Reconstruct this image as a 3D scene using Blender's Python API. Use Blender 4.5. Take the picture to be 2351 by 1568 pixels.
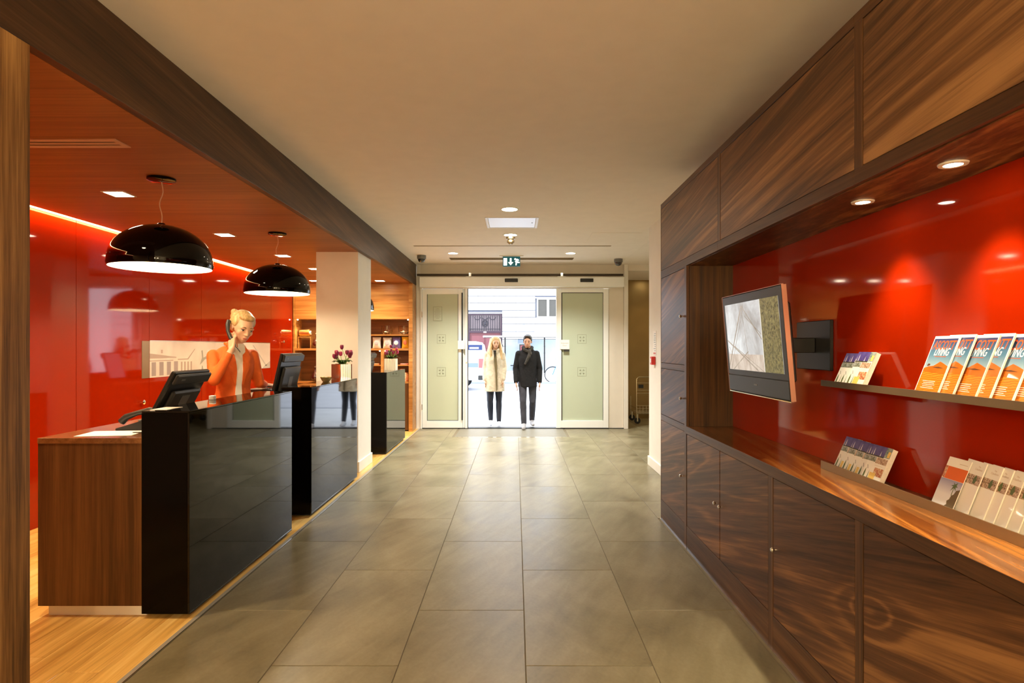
import bpy, bmesh, math, random
from mathutils import Vector, Matrix, Euler
random.seed(7)
for o in list(bpy.data.objects): bpy.data.objects.remove(o)
SC = bpy.context.scene
COL = SC.collection
F = 1365.0; VX = 1184.0; VY = 797.0; H = 1.5
R = math.radians
# ------------------------------------------------------------------ camera
cd = bpy.data.cameras.new('camera'); cam = bpy.data.objects.new('camera', cd); COL.objects.link(cam)
cam.location = (0, 0, H); cam.rotation_euler = (R(90), 0, 0)
cd.sensor_width = 36; cd.lens = 36*F/2351; cd.shift_x = (1175.5-VX)/2351; cd.shift_y = (VY-784)/2351
cd.clip_start = .05; cd.clip_end = 300
SC.camera = cam
# ------------------------------------------------------------------ world (overcast white daylight)
W = bpy.data.worlds.new('world'); SC.world = W; W.use_nodes = True
bg = W.node_tree.nodes['Background']; bg.inputs[0].default_value = (.86, .92, 1, 1); bg.inputs[1].default_value = 1.9
SC.view_settings.view_transform = 'Standard'; SC.view_settings.look = 'None'
SC.view_settings.gamma = 1; SC.view_settings.use_curve_mapping = False
SC.view_settings.exposure = 1.32
WARM = (1, .74, .44); WARM2 = (1, .80, .55); NEUT = (1, .97, .92)
P_MAIN = 105; P_ALC = 36; P_NICHE = 22; P_FILL = 68; P_PEND = 12; P_LED = 11; P_SHELF = 30; P_REC = 20; P_ENTR = 150

def light(kind, name, loc, power, color, size=.05, angle=110, blend=.6, parent=None, rot=None):
    l = bpy.data.lights.new(name, kind); l.energy = power; l.color = color
    if kind == 'SPOT': l.spot_size = R(angle); l.spot_blend = blend; l.shadow_soft_size = size
    elif kind == 'POINT': l.shadow_soft_size = size
    o = bpy.data.objects.new(name, l); COL.objects.link(o); o.location = loc
    if rot: o.rotation_euler = rot
    if parent is not None: o.parent = parent; o.location = Vector(loc)-ORG[parent.name]
    return o
# ------------------------------------------------------------------ object helpers
ORG = {}
def tag(o, label=None, cat=None, group=None, kind=None):
    if label: o['label'] = label
    if cat: o['category'] = cat
    if group: o['group'] = group
    if kind: o['kind'] = kind
    return o
def root(name, label, cat, loc=(0, 0, 0), group=None):
    o = bpy.data.objects.new(name, None); COL.objects.link(o); o.empty_display_size = .1
    o.location = loc; ORG[o.name] = Vector(loc)
    return tag(o, label, cat, group)
def smooth(me, ang=40):
    me.polygons.foreach_set('use_smooth', [True]*len(me.polygons))
    try: me.set_sharp_from_angle(angle=R(ang))
    except Exception: pass
def link(name, me, m, parent=None, origin=None, local=False):
    if m is not None and len(me.materials) == 0: me.materials.append(m)
    o = bpy.data.objects.new(name, me); COL.objects.link(o)
    if local:
        o.parent = parent; ORG[o.name] = ORG.get(parent.name, Vector()) if parent else Vector(); return o
    if origin is None:
        n = len(me.vertices)
        mn = Vector([min(v.co[i] for v in me.vertices) for i in range(3)]); mx = Vector([max(v.co[i] for v in me.vertices) for i in range(3)])
        origin = Vector(((mn.x+mx.x)/2, (mn.y+mx.y)/2, mn.z))
    origin = Vector(origin)
    me.transform(Matrix.Translation(-origin))
    ORG[o.name] = origin
    if parent is not None:
        o.parent = parent; o.location = origin-ORG[parent.name]
    else: o.location = origin
    return o
def mk(name, bm, m, parent=None, sm=False, origin=None, local=False):
    me = bpy.data.meshes.new(name)
    bmesh.ops.recalc_face_normals(bm, faces=bm.faces[:])
    bm.to_mesh(me); bm.free()
    if sm: smooth(me)
    return link(name, me, m, parent, origin, local)
def struct(o): o['kind'] = 'structure'; return o
def copy_tree(o, delta=(0, 0, 0), parent=None, label=None, top=True):
    c = o.copy(); COL.objects.link(c)
    ORG[c.name] = ORG.get(o.name, Vector())+Vector(delta)
    if top: c.location = o.location+Vector(delta)
    if parent is not None: c.parent = parent
    if label: c['label'] = label
    for ch in list(o.children): copy_tree(ch, delta, c, None, False)
    return c
# ------------------------------------------------------------------ mesh helpers
def NB(): return bmesh.new()
def box(bm, x0, x1, y0, y1, z0, z1, bev=0, M=None, seg=1):
    vs = [bm.verts.new(p) for p in ((x0, y0, z0), (x1, y0, z0), (x1, y1, z0), (x0, y1, z0), (x0, y0, z1), (x1, y0, z1), (x1, y1, z1), (x0, y1, z1))]
    fs = [bm.faces.new([vs[i] for i in f]) for f in ((3, 2, 1, 0), (4, 5, 6, 7), (0, 1, 5, 4), (1, 2, 6, 5), (2, 3, 7, 6), (3, 0, 4, 7))]
    if bev:
        es = list({e for f in fs for e in f.edges})
        r = bmesh.ops.bevel(bm, geom=es, offset=bev, segments=seg, affect='EDGES', profile=.5)
        vs = list({v for f in r['faces'] for v in f.verts})
    if M is not None: bmesh.ops.transform(bm, matrix=M, verts=vs)
    return bm
def bx(*a, **k): return box(NB(), *a, **k)
def ring(bm, c, ax, ay, n):
    return [bm.verts.new(Vector(c)+ax*math.cos(2*math.pi*i/n)+ay*math.sin(2*math.pi*i/n)) for i in range(n)]
def bridge(bm, rings, cap=True):
    n = len(rings[0])
    for a, b in zip(rings, rings[1:]):
        for i in range(n): bm.faces.new((a[i], a[(i+1) % n], b[(i+1) % n], b[i]))
    if cap: bm.faces.new(rings[0][::-1]); bm.faces.new(rings[-1])
def frame(d):
    d = Vector(d).normalized(); u = d.orthogonal().normalized(); return u, d.cross(u)
def cyl(bm, p0, p1, r0, r1=None, n=12):
    if r1 is None: r1 = r0
    p0 = Vector(p0); p1 = Vector(p1); u, v = frame(p1-p0)
    bridge(bm, [ring(bm, p0, u*r0, v*r0, n), ring(bm, p1, u*r1, v*r1, n)]); return bm
def tube(bm, pts, r, n=8, cap=True):
    pts = [Vector(p) for p in pts]; rs = []
    d0 = (pts[1]-pts[0]); u, v = frame(d0)
    for i, p in enumerate(pts):
        d = (pts[min(i+1, len(pts)-1)]-pts[max(i-1, 0)]).normalized()
        u = (u-d*u.dot(d)).normalized(); v = d.cross(u)
        rr = r[i] if isinstance(r, (list, tuple)) else r
        rs.append(ring(bm, p, u*rr, v*rr, n))
    bridge(bm, rs, cap); return bm
def lathe(bm, prof, c=(0, 0, 0), n=32, cap=False):
    c = Vector(c); rs = [ring(bm, c+Vector((0, 0, z)), Vector((max(r, 1e-4), 0, 0)), Vector((0, max(r, 1e-4), 0)), n) for r, z in prof]
    bridge(bm, rs, cap); return bm
def ball(bm, c, r, M=None, n=16, m=10):
    if not isinstance(r, (tuple, list)): r = (r, r, r)
    T = Matrix.Translation(Vector(c)) @ (M.to_4x4() if M is not None else Matrix()) @ Matrix.Diagonal((r[0], r[1], r[2], 1))
    bmesh.ops.create_uvsphere(bm, u_segments=n, v_segments=m, radius=1, matrix=T); return bm
def cap_(bm, p0, p1, r0, r1=None, n=14):
    if r1 is None: r1 = r0
    cyl(bm, p0, p1, r0, r1, n); ball(bm, p0, r0*1.0, n=n, m=8); ball(bm, p1, r1*1.0, n=n, m=8); return bm
def prism(bm, pts, fn, d0, d1):
    """2-D outline pts -> fn(u,v,d) world; extruded d0..d1"""
    a = [bm.verts.new(fn(u, v, d0)) for u, v in pts]; b = [bm.verts.new(fn(u, v, d1)) for u, v in pts]
    n = len(pts)
    bm.faces.new(a[::-1]); bm.faces.new(b)
    for i in range(n): bm.faces.new((a[i], a[(i+1) % n], b[(i+1) % n], b[i]))
    return bm
def text_mesh(s, size, shear=0, ext=.0004, align='CENTER', off=0):
    c = bpy.data.curves.new('t', 'FONT'); c.body = s; c.size = size; c.shear = shear; c.extrude = ext; c.align_x = align; c.offset = off; c.resolution_u = 3
    o = bpy.data.objects.new('t', c); COL.objects.link(o)
    dg = bpy.context.evaluated_depsgraph_get(); me = bpy.data.meshes.new_from_object(o.evaluated_get(dg))
    bpy.data.objects.remove(o); bpy.data.curves.remove(c)
    me.transform(Matrix.Rotation(R(90), 4, 'X'))     # now in XZ plane facing -Y
    return me
def remesh(bm, vox, it=6, fac=.5):
    me = bpy.data.meshes.new('tmp'); bm.to_mesh(me); bm.free()
    o = bpy.data.objects.new('tmp', me); COL.objects.link(o)
    m = o.modifiers.new('r', 'REMESH'); m.mode = 'VOXEL'; m.voxel_size = vox
    if it:
        s = o.modifiers.new('s', 'SMOOTH'); s.iterations = it; s.factor = fac
    dg = bpy.context.evaluated_depsgraph_get(); out = bpy.data.meshes.new_from_object(o.evaluated_get(dg))
    bpy.data.objects.remove(o); bpy.data.meshes.remove(me)
    out.polygons.foreach_set('use_smooth', [True]*len(out.polygons)); return out
# ------------------------------------------------------------------ materials
def nt(name):
    m = bpy.data.materials.new(name); m.use_nodes = True; t = m.node_tree
    return m, t, t.nodes['Principled BSDF']
def L(t, a, b): t.links.new(a, b)
def node(t, typ, **k):
    n = t.nodes.new(typ)
    for a, b in k.items(): setattr(n, a, b)
    return n
def mathn(t, op, a, b=None):
    n = node(t, 'ShaderNodeMath', operation=op)
    for i, v in enumerate((a, b)):
        if v is None: continue
        if isinstance(v, (int, float)): n.inputs[i].default_value = v
        else: L(t, v, n.inputs[i])
    return n.outputs[0]
def ramp(t, fac, stops):
    n = node(t, 'ShaderNodeValToRGB'); e = n.color_ramp.elements
    while len(e) < len(stops): e.new(.5)
    for el, (p, c) in zip(e, stops): el.position = p; el.color = (*c, 1)
    L(t, fac, n.inputs[0]); return n.outputs[0]
def noise(t, vec, scale, detail=3, dist=0, rough=.5):
    n = node(t, 'ShaderNodeTexNoise'); n.inputs['Scale'].default_value = scale; n.inputs['Detail'].default_value = detail
    n.inputs['Distortion'].default_value = dist; n.inputs['Roughness'].default_value = rough
    if vec is not None: L(t, vec, n.inputs['Vector'])
    return n
def mapping(t, vec, scale=(1, 1, 1), rot=(0, 0, 0), loc=(0, 0, 0)):
    n = node(t, 'ShaderNodeMapping'); n.inputs['Scale'].default_value = scale; n.inputs['Rotation'].default_value = rot; n.inputs['Location'].default_value = loc
    L(t, vec, n.inputs[0]); return n.outputs[0]
def flat(name, c, rough=.5, metal=0, coat=0, spec=.5, emit=None, es=0, trans=0, ior=1.45, alpha=1, var=.04, nscale=6, bump=0, sheen=0):
    m, t, p = nt(name)
    p.inputs['Roughness'].default_value = rough; p.inputs['Metallic'].default_value = metal
    p.inputs['Coat Weight'].default_value = coat; p.inputs['Coat Roughness'].default_value = .03
    p.inputs['Specular IOR Level'].default_value = spec; p.inputs['IOR'].default_value = ior
    p.inputs['Transmission Weight'].default_value = trans; p.inputs['Alpha'].default_value = alpha
    if sheen: p.inputs['Sheen Weight'].default_value = sheen
    if emit: p.inputs['Emission Color'].default_value = (*emit, 1); p.inputs['Emission Strength'].default_value = es
    tc = node(t, 'ShaderNodeTexCoord')
    n = noise(t, tc.outputs['Object'], nscale, 4)
    lo = tuple(max(0, x*(1-var)) for x in c); hi = tuple(min(1, x*(1+var)) for x in c)
    L(t, ramp(t, n.outputs[0], [(.3, lo), (.7, hi)]), p.inputs['Base Color'])
    if bump:
        b = node(t, 'ShaderNodeBump'); b.inputs['Strength'].default_value = bump; b.inputs['Distance'].default_value = .002
        n2 = noise(t, tc.outputs['Object'], nscale*12, 3); L(t, n2.outputs[0], b.inputs['Height']); L(t, b.outputs[0], p.inputs['Normal'])
    return m
def wood(name, dark, mid, light_, axis='Y', tilt=0, rough=.40, coat=.0, spec=.32, fig=.35, k=1.0, off=(0, 0, 0), bands=13, taxis='X', perobj=False, ring=9, knots=False):
    m, t, p = nt(name)
    g = node(t, 'ShaderNodeNewGeometry'); pos = g.outputs['Position']
    if perobj:
        oi = node(t, 'ShaderNodeObjectInfo'); cm = node(t, 'ShaderNodeCombineXYZ')
        r = mathn(t, 'MULTIPLY', oi.outputs['Random'], 37.0); L(t, r, cm.inputs[0]); L(t, mathn(t, 'MULTIPLY', r, 1.7), cm.inputs[1]); L(t, r, cm.inputs[2])
        va = node(t, 'ShaderNodeVectorMath', operation='ADD'); L(t, pos, va.inputs[0]); L(t, cm.outputs[0], va.inputs[1]); pos = va.outputs[0]
    rot = {'X': (tilt, 0, 0), 'Y': (0, tilt, 0), 'Z': (0, 0, tilt)}[taxis]
    v0 = mapping(t, pos, rot=rot, loc=off)
    i = 'XYZ'.index(axis)
    def sc(c, a): s = [c*k]*3; s[i] = a*k; return tuple(s)
    n1 = noise(t, mapping(t, v0, sc(2.4, .22)), 1, 2, .25, .35).outputs[0]
    if knots:
        vo = node(t, 'ShaderNodeTexVoronoi'); vo.inputs['Scale'].default_value = 1; vo.inputs['Randomness'].default_value = 1
        L(t, mapping(t, v0, sc(1.75, .85), loc=(.37, .21, .6)), vo.inputs['Vector'])
        q = mathn(t, 'DIVIDE', vo.outputs['Distance'], .13); q = mathn(t, 'POWER', q, 2); q = mathn(t, 'MULTIPLY', q, -1); q = mathn(t, 'EXPONENT', q)
        n1 = mathn(t, 'ADD', n1, mathn(t, 'MULTIPLY', q, .22))
    nw = noise(t, mapping(t, v0, sc(14, .8)), 1, 3, .2).outputs[0]
    fg = mathn(t, 'SINE', mathn(t, 'ADD', mathn(t, 'MULTIPLY', n1, ring*2*math.pi), mathn(t, 'MULTIPLY', nw, 2.2)))
    fg = mathn(t, 'MULTIPLY_ADD', fg, .5); t.nodes[-1].inputs[2].default_value = .5
    fg = mathn(t, 'POWER', fg, 3.0)
    n2 = noise(t, mapping(t, v0, sc(bands*1.6, .55)), 1, 5, .3, .65).outputs[0]
    n3 = noise(t, mapping(t, v0, sc(95, 3)), 1, 3, .2, .65).outputs[0]
    n4 = noise(t, mapping(t, v0, sc(3.0, .35), loc=(3, 5, 1)), 1, 3, .3).outputs[0]
    am = mathn(t, 'MULTIPLY', mathn(t, 'SUBTRACT', n4, .25), 2.0)
    a = mathn(t, 'MULTIPLY', mathn(t, 'MULTIPLY', fg, am), fig*.42)
    b = mathn(t, 'MULTIPLY', mathn(t, 'SUBTRACT', n2, .5), .62); c = mathn(t, 'MULTIPLY', mathn(t, 'SUBTRACT', n3, .5), .30); d = mathn(t, 'MULTIPLY', mathn(t, 'SUBTRACT', n4, .5), .40)
    s = mathn(t, 'ADD', mathn(t, 'ADD', a, b), mathn(t, 'ADD', c, d)); s = mathn(t, 'ADD', s, .46)
    L(t, ramp(t, s, [(.34, dark), (.50, mid), (.70, light_)]), p.inputs['Base Color'])
    p.inputs['Roughness'].default_value = rough; p.inputs['Coat Weight'].default_value = coat; p.inputs['Coat Roughness'].default_value = .12
    p.inputs['Specular IOR Level'].default_value = spec
    bp = node(t, 'ShaderNodeBump'); bp.inputs['Strength'].default_value = .08; bp.inputs['Distance'].default_value = .001
    L(t, n3, bp.inputs['Height']); L(t, bp.outputs[0], p.inputs['Normal'])
    return m
WD, WM, WL = (.036, .0135, .0045), (.112, .045, .0150), (.32, .150, .050)
M = {}
M['wal_y'] = wood('walnut_along', WD, WM, WL, 'Y', R(14), fig=.52, ring=17, bands=18, knots=True)
M['wal_up'] = wood('walnut_upper', (.068, .030, .011), (.180, .083, .030), (.38, .198, .076), 'Y', R(7), fig=.55, off=(0, 0, 4), ring=14, bands=18, knots=True)
M['wal_z'] = wood('walnut_upright', WD, (.13, .06, .022), (.33, .17, .065), 'Z', fig=.3, off=(1, 2, 0))
M['wal_frame'] = wood('walnut_frame', (.040, .0165, .006), (.095, .041, .0145), (.20, .10, .037), 'Y', 0, fig=.15, off=(2, 0, 1))
M['wal_framez'] = wood('walnut_frame_upright', (.046, .019, .007), (.112, .050, .018), (.23, .115, .043), 'Z', 0, fig=.15)
M['top'] = wood('walnut_worktop_lit', (.075, .024, .0045), (.22, .075, .013), (.48, .19, .035), 'Y', R(6), rough=.22, coat=.4, fig=.5, taxis='Z', ring=16)  # same walnut, with the orange of the spotlights put into its colour
M['beam'] = wood('beam_walnut', (.033, .015, .0065), (.075, .036, .016), (.16, .082, .036), 'Y', R(5), fig=.3, off=(0, 7, 0))
M['post'] = wood('post_walnut', (.09, .041, .012), (.27, .135, .042), (.52, .30, .105), 'Z', 0, fig=.55, off=(5, 0, 0), ring=6, k=1.4)
M['aceil'] = wood('alcove_ceiling_veneer', (.23, .075, .016), (.33, .115, .026), (.45, .17, .042), 'X', 0, rough=.45, fig=.1, bands=26)
M['shelf'] = wood('honey_veneer', (.30, .125, .03), (.48, .22, .06), (.66, .36, .12), 'X', 0, rough=.35, fig=.35)
M['desk'] = wood('desk_laminate', (.055, .021, .0055), (.115, .046, .0125), (.19, .084, .025), 'Z', 0, fig=.12, bands=11)
M['desktop'] = wood('desk_top_laminate', (.13, .05, .014), (.22, .09, .028), (.32, .15, .05), 'Y', 0, rough=.2, coat=.4, fig=.12)
M['oak'] = wood('oak_plank', (.55, .30, .07), (.80, .50, .135), (.92, .68, .26), 'Y', 0, rough=.3, coat=.2, fig=.45, k=1.3, perobj=True, ring=5)
M['back'] = flat('dark_shelf_back', (.13, .055, .02), .4)
def tilemat():
    m, t, p = nt('stone_tile'); g = node(t, 'ShaderNodeNewGeometry'); oi = node(t, 'ShaderNodeObjectInfo')
    cm = node(t, 'ShaderNodeCombineXYZ'); L(t, mathn(t, 'MULTIPLY', oi.outputs['Random'], 51.0), cm.inputs[0]); L(t, mathn(t, 'MULTIPLY', oi.outputs['Random'], 23.0), cm.inputs[1])
    va = node(t, 'ShaderNodeVectorMath', operation='ADD'); L(t, g.outputs['Position'], va.inputs[0]); L(t, cm.outputs[0], va.inputs[1])
    v = mapping(t, va.outputs[0], (1, .7, 1), (0, 0, R(35)))
    n1 = noise(t, v, 2.2, 8, .5, .62).outputs[0]; n2 = noise(t, mapping(t, v, (9, 2, 9)), 1.5, 4, .6).outputs[0]; n3 = noise(t, v, 60, 3).outputs[0]
    s = mathn(t, 'ADD', mathn(t, 'MULTIPLY', n1, .62), mathn(t, 'ADD', mathn(t, 'MULTIPLY', n2, .25), mathn(t, 'MULTIPLY', n3, .13)))
    L(t, ramp(t, s, [(.3, (.118, .100, .055)), (.5, (.225, .197, .115)), (.68, (.32, .288, .182))]), p.inputs['Base Color'])
    L(t, mathn(t, 'ADD', mathn(t, 'MULTIPLY', n1, .25), .22), p.inputs['Roughness'])
    b = node(t, 'ShaderNodeBump'); b.inputs['Strength'].default_value = .05; b.inputs['Distance'].default_value = .001; L(t, n3, b.inputs['Height']); L(t, b.outputs[0], p.inputs['Normal'])
    return m
M['tile'] = tilemat()
M['grout'] = flat('grout', (.19, .16, .10), .8)
M['ceil'] = flat('ceiling_paint', (.84, .77, .66), .85, var=.02, bump=.05)
M['wall'] = flat('cream_wall_paint', (.80, .74, .62), .8, var=.02, bump=.05)
M['wallw'] = flat('white_wall_paint', (.84, .81, .72), .7, var=.02)
M['red'] = flat('red_back_painted_glass', (.33, .0150, .0006), .05, spec=.38, coat=.0, var=.02, nscale=1)
M['redgap'] = flat('dark_red_joint', (.12, .008, .002), .6)
M['black'] = flat('black_glass', (.0012, .0012, .0012), .03, spec=.42, var=0)
M['blackside'] = flat('black_gloss_side', (.0012, .001, .001), .12, spec=.12, var=0)
M['steel'] = flat('brushed_steel', (.62, .58, .50), .3, 1)
M['alu'] = flat('bronze_aluminium', (.36, .28, .17), .35, .85)
M['chrome'] = flat('chrome', (.85, .84, .80), .12, 1)
M['dframe'] = flat('white_door_frame', (.89, .92, .88), .45, var=.01)
M['frost'] = flat('frosted_film_glass', (.52, .59, .44), .16, spec=.5, coat=.3, var=.03, nscale=.8)
M['etch'] = flat('etched_mark', (.30, .32, .22), .5)
M['seal'] = flat('black_seal', (.015, .015, .015), .5)
M['white'] = flat('white_plastic', (.85, .84, .80), .4, var=.01)
M['paper'] = flat('white_paper', (.90, .88, .82), .6, var=.01)
M['pages'] = flat('page_edges', (.86, .80, .70), .7, var=.06, nscale=80)
M['dark'] = flat('dark_plastic', (.012, .012, .011), .35)
M['dark2'] = flat('charcoal_plastic', (.032, .032, .030), .4)
M['grey'] = flat('grey_plastic', (.16, .16, .15), .4)
M['lamp_out'] = flat('gloss_black_enamel', (.001, .001, .001), .03, spec=.32, var=0)
M['lamp_in'] = flat('white_enamel_inside', (.92, .88, .74), .5, var=0)
M['bulb'] = flat('lit_bulb', (1, 1, 1), .5, emit=(1, .86, .6), es=14, var=0)
M['lens'] = flat('lit_downlight_lens', (1, 1, 1), .5, emit=(1, .88, .64), es=22, var=0)
M['ledm'] = flat('lit_led_strip', (1, 1, 1), .5, emit=(1, .62, .25), es=9, var=0)
M['whiteframe'] = flat('fitting_trim', (.82, .78, .66), .5, var=0)
M['smoke'] = flat('smoked_dome', (.02, .02, .02), .08, coat=1)
M['tube'] = flat('steel_wire', (.55, .5, .38), .25, 1)
M['rubber'] = flat('black_rubber', (.02, .02, .02), .6)
M['exitg'] = flat('exit_sign_green', (.0, .045, .05), .4, emit=(0, .10, .12), es=.25, var=0)
M['exitw'] = flat('exit_sign_white', (.9, .95, .9), .4, emit=(.9, 1, .95), es=.7, var=0)
M['redp'] = flat('red_plastic', (.62, .03, .02), .35)
# ================================================================== STRUCTURE
CZ = 3.02       # lobby ceiling
AZ = 2.64       # alcove ceiling
BX = -1.83      # beam / alcove edge
DY = 10.95      # entrance wall
fl = struct(mk('floor', bx(-1.752, 1.70, -4, DY, -.06, -.004), M['grout']))
struct(mk('floor', bx(1.70, 3.7, 7.5, 12.6, -.06, -.004), M['grout']))
def tilemesh(w, l): 
    me = bpy.data.meshes.new('tile'); b = bx(-w/2, w/2, -l/2, l/2, -.0036, .0, bev=.0015); b.to_mesh(me); b.free(); me.materials.append(M['tile']); return me
_tm = {}
def tile(x0, x1, y0, y1, parent=fl, name='tile'):
    w = round(x1-x0-.004, 3); l = round(y1-y0-.004, 3)
    if w < .02 or l < .02: return
    if (w, l) not in _tm: _tm[(w, l)] = tilemesh(w, l)
    o = bpy.data.objects.new(name, _tm[(w, l)]); COL.objects.link(o); o.parent = parent
    o.location = Vector(((x0+x1)/2, (y0+y1)/2, 0))-ORG[parent.name]
cols = [-1.752, -1.153, -.553, .047, .647, 1.247]
for k in range(5):
    st = (3.391 if k % 2 == 0 else 4.0)-6
    y = st
    while y < DY:
        y0 = max(y, -2.0); y1 = min(y+1.2, DY)
        if y1-y0 > .03:
            ya = 9.89 if k >= 1 else 99
            if k >= 1 and y1 > ya and cols[k] < .8:      # around the recessed mat
                if y0 < ya: tile(cols[k], cols[k+1], y0, ya)
            else: tile(cols[k], cols[k+1], y0, y1)
        y += 1.2
y = 3.391-6+.6*0
while y < DY:
    y0 = max(y, -2.0); y1 = min(y+1.2, DY)
    if y1 > y0+.03:
        if y0 >= 5.15: tile(1.247, 1.70, y0, y1)
        elif y1 > 5.21: tile(1.247, 1.262, y0, 5.21); tile(1.247, 1.70, 5.215, y1)
        else: tile(1.247, 1.262, y0, y1)
    y += 1.2
for (x0, x1) in ((1.70, 2.3), (2.3, 2.9), (2.9, 3.5)):
    y = 7.6
    while y < 12.5: tile(x0, x1, y, min(y+1.2, 12.5)); y += 1.2
# recessed entrance mat
mt = root('entrance_mat', 'recessed ribbed metal-framed mat across the sliding door threshold', 'mat', (-.08, 9.9, 0))
b = NB()
for i in range(33):
    yy = 9.93+i*.03
    box(b, -1.02, .86, yy, yy+.018, -.003, .001)
mk('mat_strip', b, flat('mat_ribs', (.34, .32, .25), .45, .3), mt)['kind'] = 'stuff'
mk('mat_frame', bx(-1.06, .90, 9.885, 9.915, -.003, .003), M['chrome'], mt)
tile(-1.153, -1.063, 9.89, DY); tile(.903, 1.247, 9.89, DY)
# oak floor of the alcove
oakf = struct(mk('floor', bx(-3.99, -1.782, -1, DY, -.06, -.005), M['back']))
_pm = {}
x = -1.790-.0
xs = [-1.784, -1.922]+[-1.922-.177*i for i in range(1, 12)]+[-3.99]
for i in range(len(xs)-1):
    x1, x0 = xs[i], xs[i+1]
    if x1-x0 < .02: continue
    y = 1.1-random.random()*1.7
    while y < DY:
        l = 1.9
        y0 = max(y, .9); y1 = min(y+l, DY)
        if y1-y0 > .03:
            w_ = round(x1-x0-.002, 3); l_ = round(y1-y0-.002, 3)
            if (w_, l_) not in _pm:
                me = bpy.data.meshes.new('plank'); bb = bx(-w_/2, w_/2, -l_/2, l_/2, -.0045, 0, bev=.0012); bb.to_mesh(me); bb.free(); me.materials.append(M['oak']); _pm[(w_, l_)] = me
            o = bpy.data.objects.new('plank', _pm[(w_, l_)]); COL.objects.link(o); o.parent = oakf; o.location = Vector(((x0+x1)/2, (y0+y1)/2, 0))-ORG[oakf.name]
        y += l
ts = struct(mk('trim_1', bx(-1.782, -1.757, -1, DY-.02, -.006, .003), flat('floor_strip', (.42, .40, .34), .4, .3)))
struct(mk('trim_2', bx(-1.757, -1.7525, -1, DY-.02, -.006, .0035), M['chrome']))
struct(mk('trim_3', bx(1.2635, 1.2705, -1, 5.21, -.004, .003), M['chrome']))
# ceilings
struct(mk('ceiling', bx(BX-.4, 1.9, -4.1, DY+.16, CZ, CZ+.1), M['ceil']))
struct(mk('ceiling', bx(1.901, 3.7, 7.5, DY+.16, CZ, CZ+.1), M['ceil']))
struct(mk('ceiling', bx(1.86, 3.7, DY+.161, 12.6, 2.91, 3.12), M['ceil']))
ac = struct(mk('ceiling', bx(-3.90, BX-.0505, .6, DY, AZ, AZ+.06), M['aceil']))
struct(mk('ceiling', bx(-4.10, BX-.051, .6, DY, 2.80, 2.9), M['back']))
# beam, post, column
struct(mk('trim_4', bx(BX-.05, BX, .6, DY-.001, AZ-.0, CZ, bev=.002), M['beam']))
struct(mk('trim_9', bx(-1.752, 1.99, DY-.02, DY+.16, -.004, .013), M['seal']))
struct(mk('trim_5', bx(BX-.32, BX-.0005, .95, 2.242, -.003, AZ-.001, bev=.002), M['post']))
colm = struct(mk('wall_column', bx(-2.386, -1.885, 7.11, 7.74, 0, AZ-.001), M['wallw']))
colm2 = struct(mk('baseboard_column', bx(-2.40, -1.868, 7.095, 7.755, 0, .13, bev=.004), M['wallw']))
# walls
wl = struct(mk('wall_left', bx(-4.12, -3.985, .6, DY, 0, 2.8), M['redgap']))
ys = [.62, 2.16, 3.23, 4.30, 5.37, 6.44, 7.51, 8.58, 9.65, 10.58]
for a, c in zip(ys, ys[1:]):
    mk('glass_panel', bx(-3.985, -3.97, a+.002, c-.002, .0, 2.70, bev=.001), M['red'], wl)
struct(mk('wall_front', bx(-3.99, BX-.32, .6, .9, 0, 2.8), M['wall']))
struct(mk('wall_left', bx(-2.0, BX, -4, .6, 0, CZ), M['wall']))
struct(mk('wall_rear', bx(-2.0, 1.8, -4.1, -4, 0, CZ), M['wall']))
struct(mk('wall_right', bx(1.705, 1.82, -4, 7.6, 0, CZ), M['wallw']))
struct(mk('baseboard_right', bx(1.688, 1.835, 5.225, 7.615, 0, .115, bev=.004), M['wallw']))
wbk = struct(mk('wall_back', bx(BX+.0, BX+.075, DY, DY+.16, 0, CZ), M['wallw']))
struct(mk('wall_back', bx(-4.12, BX-.001, DY+.02, DY+.16, 0, 2.8), M['wall']))
struct(mk('wall_back', bx(BX+.076, 1.99, DY, DY+.16, 2.62, CZ), M['wall']))
struct(mk('wall_back', bx(1.712, 1.985, DY, DY+.16, 0, 2.615), M['wall']))
struct(mk('trim_6', bx(1.99, 2.065, DY-.04, DY+.16, 0, CZ-.001, bev=.003), M['wallw']))
struct(mk('wall_back', bx(2.066, 3.7, DY, DY+.16, 2.91, 3.12), M['wall']))
brass = flat('brushed_brass_wall', (.30, .20, .075), .35, .75, var=.1, nscale=2)
struct(mk('wall_recess', bx(2.0, 3.7, 12.5, 12.6, 0, 2.91), brass))
struct(mk('wall_recess', bx(1.86, 2.0, 11.115, 12.6, 0, 2.91), M['wall']))
struct(mk('wall_recess', bx(3.55, 3.7, 7.5, 12.5, 0, CZ), M['wall']))
struct(mk('wall_recess', bx(1.825, 3.55, 7.5, 7.6, 0, CZ), M['wall']))
# LED slot
ld = root('led_strip', 'warm glowing light strip between the alcove ceiling and the red wall', 'light strip', (-3.93, 6, AZ))
mk('diffuser', bx(-3.968, -3.90, .95, 10.55, AZ+.005, AZ+.02), M['ledm'], ld)
a = bpy.data.lights.new('led_glow', 'AREA'); a.shape = 'RECTANGLE'; a.size = .05; a.size_y = 9.4; a.energy = P_LED; a.color = (1, .55, .2)
ao = bpy.data.objects.new('led_glow', a); COL.objects.link(ao); ao.parent = ld; ao.location = (0, -.25, .002)
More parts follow.
